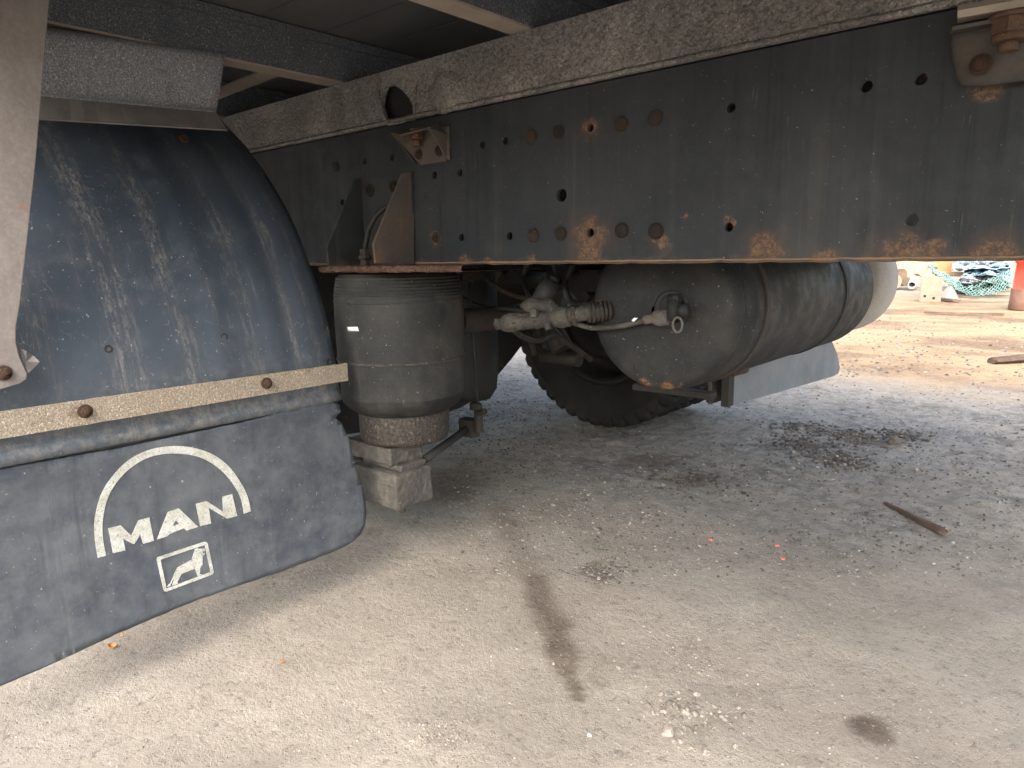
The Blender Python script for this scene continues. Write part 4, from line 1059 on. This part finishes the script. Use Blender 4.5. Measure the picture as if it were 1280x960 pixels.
# --- body: cross members, planks, side sills
ZP = ZS1 + .093
def member(x, z0=None):
    z0 = ZS1 + .001 if z0 is None else z0
    mb = MB(); mb.box((x - .006, .14, z0 + .0045), (x, 2.62, ZP - .002)); c = mb.build('cross_member', M['cross'], truck, bevel=.001)
    mb = MB(); mb.box((x - .045, .14, z0), (x + .0005, 2.62, z0 + .004)); mb.build('lower_flange', M['crossflange'], c)
    mb = MB(); mb.box((x - .045, .14, ZP - .0065), (x - .0065, 2.62, ZP - .003)); mb.box((x - .0005, .14, ZP - .020), (x + .010, 2.62, ZP - .0025)); mb.build('upper_flange', M['cross'], c)
    return c
XM1 = at(432, 100, Y=YR).x; XM2 = at(668, 33, Y=YR).x
print('members', XM1, XM2, 'ZP', ZP)
dxm = XM2 - XM1
for k in (-4, -3, -2, -1, 0, 1, 2): member(XM1 + dxm * k)
for k, (y0, y1) in enumerate(((.30, .80), (1.2, 1.7), (1.2, 1.7))):
    pass
mb = MB(); z_ = ZS1 + .0065
A = at(276, 117, Z=z_); B = at(344, 90, Z=z_)
dv_ = (B - A).normalized(); sd_ = Vector((-dv_.y, dv_.x, 0)) * .022
mb.plate([A - sd_ - dv_ * .3, B - sd_ + dv_ * .0, B + sd_ + dv_ * .0, A + sd_ - dv_ * .3], (0, 0, .004)); mb.build('diagonal_brace', M['crossflange'], truck)
ys = at(326, 19, Z=ZP).y; ys2 = at(430, 31, Z=ZP).y
print('seams', ys, ys2)
pw = abs(ys2 - ys)
if pw < .08 or pw > .4: pw = .19
y = ys
while y > .14: y -= pw
while y < 2.62:
    a, b = max(y + .0015, .12), min(y + pw - .0015, 2.63)
    if b - a > .02:
        mb = MB(); mb.box((X0, a, ZP + random.uniform(0, .0015)), (X1 + .12, b, ZP + .028)); mb.build('floor_plank', M['plank'], truck)
    y += pw
for yy in (.10, 2.63):
    mb = MB(); mb.box((X0, yy, ZS1 - .02), (X1 + .12, yy + .03, ZP + .06)); mb.build('side_sill', M['dark'], truck)

# ------------------------------------------------------------------ yard beyond the truck
def gz(px, py): return Vector((*gp(px, py), 0))
# red barrel
redm = grime('red_plastic', (.58, .05, .025), (.60, .13, .08), .3, rough=.5, bs=.1, scale=2)
bc = gz(1262, 388); d = (bc - Vector((0, 0, 0))).normalized(); rr = .29; side = Vector((d.y, -d.x, 0))
bc = bc + side * rr + d * .1
barrel = bpy.data.objects.new('barrel', None); col.objects.link(barrel); barrel.location = bc; tag(barrel, 'red drum with a mud stained base at the right edge of the photo', 'barrel')
def bpart(prof, name, mat):
    mb = MB(); mb.lathe((0, 0, 0), 'z', prof, 56); return mb.build(name, mat, barrel, base=(0, 0, 0))
bpart([(.30, .245), (.287, .25), (.278, .42), (.272, .52), (.285, .53), (.29, .56), (.282, .59), (.27, .60), (.265, .86), (.275, .88), (.255, .90), (.05, .89)], 'drum_wall', redm)
bpart([(.02, .005), (.30, .005), (.312, .02), (.303, .12), (.2995, .2448)], 'muddy_base', grime('muddy_plastic', (.17, .09, .065), (.26, .17, .125), .5, rough=.8, rust=.2, scale=5))
# white pipe
pipem = grime('white_plastic_pipe', (.42, .42, .41), (.33, .31, .27), .2, rough=.5)
A = gz(1139, 364) + Vector((0, 0, .10)); B = A + Vector((-.08, .95, .16)); B = at(1149, 337, Y=A.y + 1.3)
mb = MB(); ax = (B - A).normalized()
u = ax.cross(UZ).normalized(); v = ax.cross(u)
outer = [[p + (u * math.cos(t) + v * math.sin(t)) * r for t in [2 * math.pi * k / 28 for k in range(29)]] for p, r in ((B, .062), (A, .062), (A, .052), (B, .052))]
mb.strip(outer); o = mb.build('plastic_pipe', pipem, base=(0, 0, 0)); tag(o, 'short white plastic pipe leaning with its dark open end towards the truck', 'pipe')
# steel/wood block with two holes
Pb = gz(1149, 377); d = Vector((Pb.x, Pb.y, 0)).normalized(); s_ = Vector((d.y, -d.x, 0)); px_m = depth(Pb) / F
wB, hB = 23 * px_m, 31 * px_m
c0 = Pb; hl = [circ(c0 + s_ * wB * a + UZ * hB * b, .018, s_, UZ, 12) for a, b in ((.24, .22), (.66, .14))]
mb = MB(); mb.plate([c0, c0 + s_ * wB, c0 + s_ * wB + UZ * hB * .97, c0 + s_ * wB * .04 + UZ * hB], d * .02, hl); mb.plate([c0 + d * .1, c0 + s_ * wB + d * .1, c0 + s_ * wB + UZ * hB * .9 + d * .1, c0 + UZ * hB * .9 + d * .1], d * .02)
o = mb.build('steel_plate', grime('pink_primer_steel', (.25, .16, .125), (.33, .23, .18), .5, rust=.25, rough=.8, scale=8), base=(0, 0, 0)); tag(o, 'upright pinkish steel plate with two round holes beside the white pipe', 'steel plate')
# fallen cone-like concrete piece + flat board
Pc = gz(1186, 374); pm_ = depth(Pc) / F
mb = MB(); mb.lathe(Pc, 'z', [(.12, 0), (.11, .03), (.05, .15), (.03, .17), (.005, .175)], 7, smooth=False); o = mb.build('concrete_lump', grime('pale_concrete', (.20, .18, .155), (.28, .25, .22), .5, rough=.9, scale=9), base=(0, 0, 0)); tag(o, 'pointed grey concrete lump right of the pinkish plate', 'concrete lump')
def board(a, b, w_, t_, zl, mat, name, label, cat, zr=None):
    A = gz(*a); B = gz(*b); A.z = zl; B.z = zl if zr is None else zr
    dd = (B - A).normalized(); s2 = Vector((-dd.y, dd.x, 0)).normalized() * w_
    mb = MB(); mb.plate([A - s2, B - s2, B + s2, A + s2], (0, 0, t_)); o = mb.build(name, mat, base=(0, 0, 0), bevel=.002); return tag(o, label, cat)
woodp = grime('pale_wood', (.34, .25, .16), (.45, .35, .24), .5, streak=.4, axis='x', rough=.8, scale=4)
woodd = grime('old_dark_wood', (.08, .055, .04), (.2, .14, .10), .5, streak=.4, axis='x', rough=.85, scale=4)
board((1172, 375), (1196, 378), .05, .02, .015, woodd, 'board', 'short dark board lying flat in front of the concrete lump', 'board')
board((1225, 369), (1275, 370), .03, .035, .01, woodp, 'board', 'thin pale batten behind the red drum under the net', 'board')
board((1155, 393), (1255, 395), .02, .02, .01, woodd, 'board', 'long thin brown stick lying across the sand in front of the net', 'board')
# timber stack at the back
def at_depth(x, y, D): d = ray(x, y); return CAM + d * (D / d.dot(fw))
tm = []
for i, (a, b, w_, mt, lb) in enumerate((((1060, 334), (1232, 326), 5, woodp, 'long pale timber beam across the top of the scrap pile'),
                                    ((1100, 341), (1142, 340), 4, woodp, 'short pale timber under the long beam left of the pipe'),
                                    ((1172, 332), (1190, 331), 11, grime('orange_brown_box', (.45, .20, .10), (.5, .28, .17), .4, rough=.8), 'orange brown timber block under the long beam'),
                                    ((1150, 344), (1162, 330), 3, woodp, 'thin pale lath leaning above the pinkish plate'),
                                    ((1175, 342), (1210, 343), 3, woodp, 'thin pale timber behind the green net'))):
    D = 12.5 if i != 3 else 10.5
    A, B = at_depth(*a, D), at_depth(*b, D); q = w_ * D / F
    mb = MB(); dd = (B - A).normalized(); n_ = Vector((hf.x, hf.y, 0)); u_ = dd.cross(n_).normalized()
    mb.plate([A - u_ * q, B - u_ * q, B + u_ * q, A + u_ * q], n_ * .15); o = mb.build('timber_beam', mt, base=(0, 0, 0), bevel=.004); tag(o, lb, 'timber')
# dark logs under the beam
for i, (x, y, r, lb) in enumerate(((1118, 352, .13, 'round log end low in the scrap pile, left of the white pipe'), (1127, 343, .10, 'dark log end above the round log under the timber'), (1133, 352, .08, 'small dark log end touching the white pipe'))):
    p = at_depth(x, y, 12.2); n_ = Vector((hf.x, hf.y, 0)); mb = MB(); p.z = max(p.z, r)
    mb.tube([p, p + n_ * .8], r, 14); o = mb.build('log', woodd if i else grime('log_end', (.28, .2, .14), (.36, .28, .2), .5, rough=.85), base=(0, 0, 0)); tag(o, lb, 'log')
# crumpled sheets
def crumple(P4, D0, D1, amp, mat, name, label, seed, n=16):
    mb = MB(); rows = []
    for i in range(n + 1):
        row = []
        for j in range(n * 2 + 1):
            s, t = j / (2 * n), i / n
            x = (P4[0][0] * (1 - s) + P4[1][0] * s) * (1 - t) + (P4[3][0] * (1 - s) + P4[2][0] * s) * t
            y = (P4[0][1] * (1 - s) + P4[1][1] * s) * (1 - t) + (P4[3][1] * (1 - s) + P4[2][1] * s) * t
            nn = noise.fractal(Vector((s * 3.2, t * 2.2, seed)), .8, 2, 4)
            p = at_depth(x, y + 3 * nn, D0 + (D1 - D0) * (1 - t) + amp * nn); p.z = max(p.z, .01); row.append(p)
        rows.append(row)
    mb.strip(rows, smooth=False); o = mb.build(name, mat, base=(0, 0, 0), solid=.006); return tag(o, label, 'sheet')
tarp1 = grime('white_tarp', (.42, .48, .52), (.34, .38, .41), .4, rough=.45, bs=.3, scale=3)
tarp2 = grime('grey_sheet', (.27, .30, .32), (.42, .44, .44), .5, rough=.4, bs=.3, scale=3)
tarp3 = grime('pale_blue_tarp', (.28, .41, .48), (.42, .50, .53), .4, rough=.5, bs=.3, scale=3)
crumple([(1192, 322), (1262, 320), (1266, 336), (1190, 338)], 11.2, 12.4, .5, tarp1, 'tarpaulin', 'crumpled white sheeting on top of the scrap heap', 1)
crumple([(1205, 333), (1262, 330), (1264, 345), (1204, 344)], 10.9, 11.6, .45, tarp3, 'tarpaulin', 'pale blue crumpled tarpaulin in the middle of the scrap heap', 5)
crumple([(1200, 345), (1262, 343), (1264, 356), (1202, 354)], 10.5, 11.2, .4, tarp2, 'tarpaulin', 'grey bent sheeting lowest in the scrap heap behind the net', 9)
crumple([(1205, 340), (1262, 340), (1262, 360), (1188, 366)], 10.9, 12.2, .3, M['dark'], 'scrap_sheet', 'dark scrap lying under the crumpled sheeting', 12)
# green net
netm = grime('green_net_cord', (.13, .23, .20), (.24, .34, .30), .4, rough=.7)
mb = MB(); NU, NV = 46, 9
def netp(u_, v_):
    t = u_ / NU; s = v_ / NV
    pth = [(1161, 333), (1172, 343), (1190, 355), (1205, 364), (1225, 366), (1245, 362), (1264, 354)]
    wdt = [4, 8, 11, 15, 18, 22, 24]
    k = min(len(pth) - 2, int(t * (len(pth) - 1))); f_ = t * (len(pth) - 1) - k
    x = pth[k][0] * (1 - f_) + pth[k + 1][0] * f_; y = pth[k][1] * (1 - f_) + pth[k + 1][1] * f_; w_ = wdt[k] * (1 - f_) + wdt[k + 1] * f_
    nn = noise.noise(Vector((t * 9, s * 3, 5)))
    p = at_depth(x + 3 * nn, y - w_ * (s - .25) + 2 * noise.noise(Vector((t * 14, s * 5, 1))), 9.9 + .8 * s + .3 * nn); p.z = max(p.z, .02); return p
for a in range(NU):
    for b in range(NV):
        if (a + b) % 2 == 0:
            for (da, db) in ((1, 1), (1, -1)):
                if 0 <= b + db <= NV: mb.tube([netp(a, b), netp(a + da, b + db)], .008, 4, caps=False)
        else:
            if b + 1 <= NV: mb.tube([netp(a, b + 1), netp(a + 1, b)], .007, 4, caps=False)
o = mb.build('net', netm, base=(0, 0, 0)); tag(o, 'tangled green netting sagging from the timber towards the red drum', 'net')
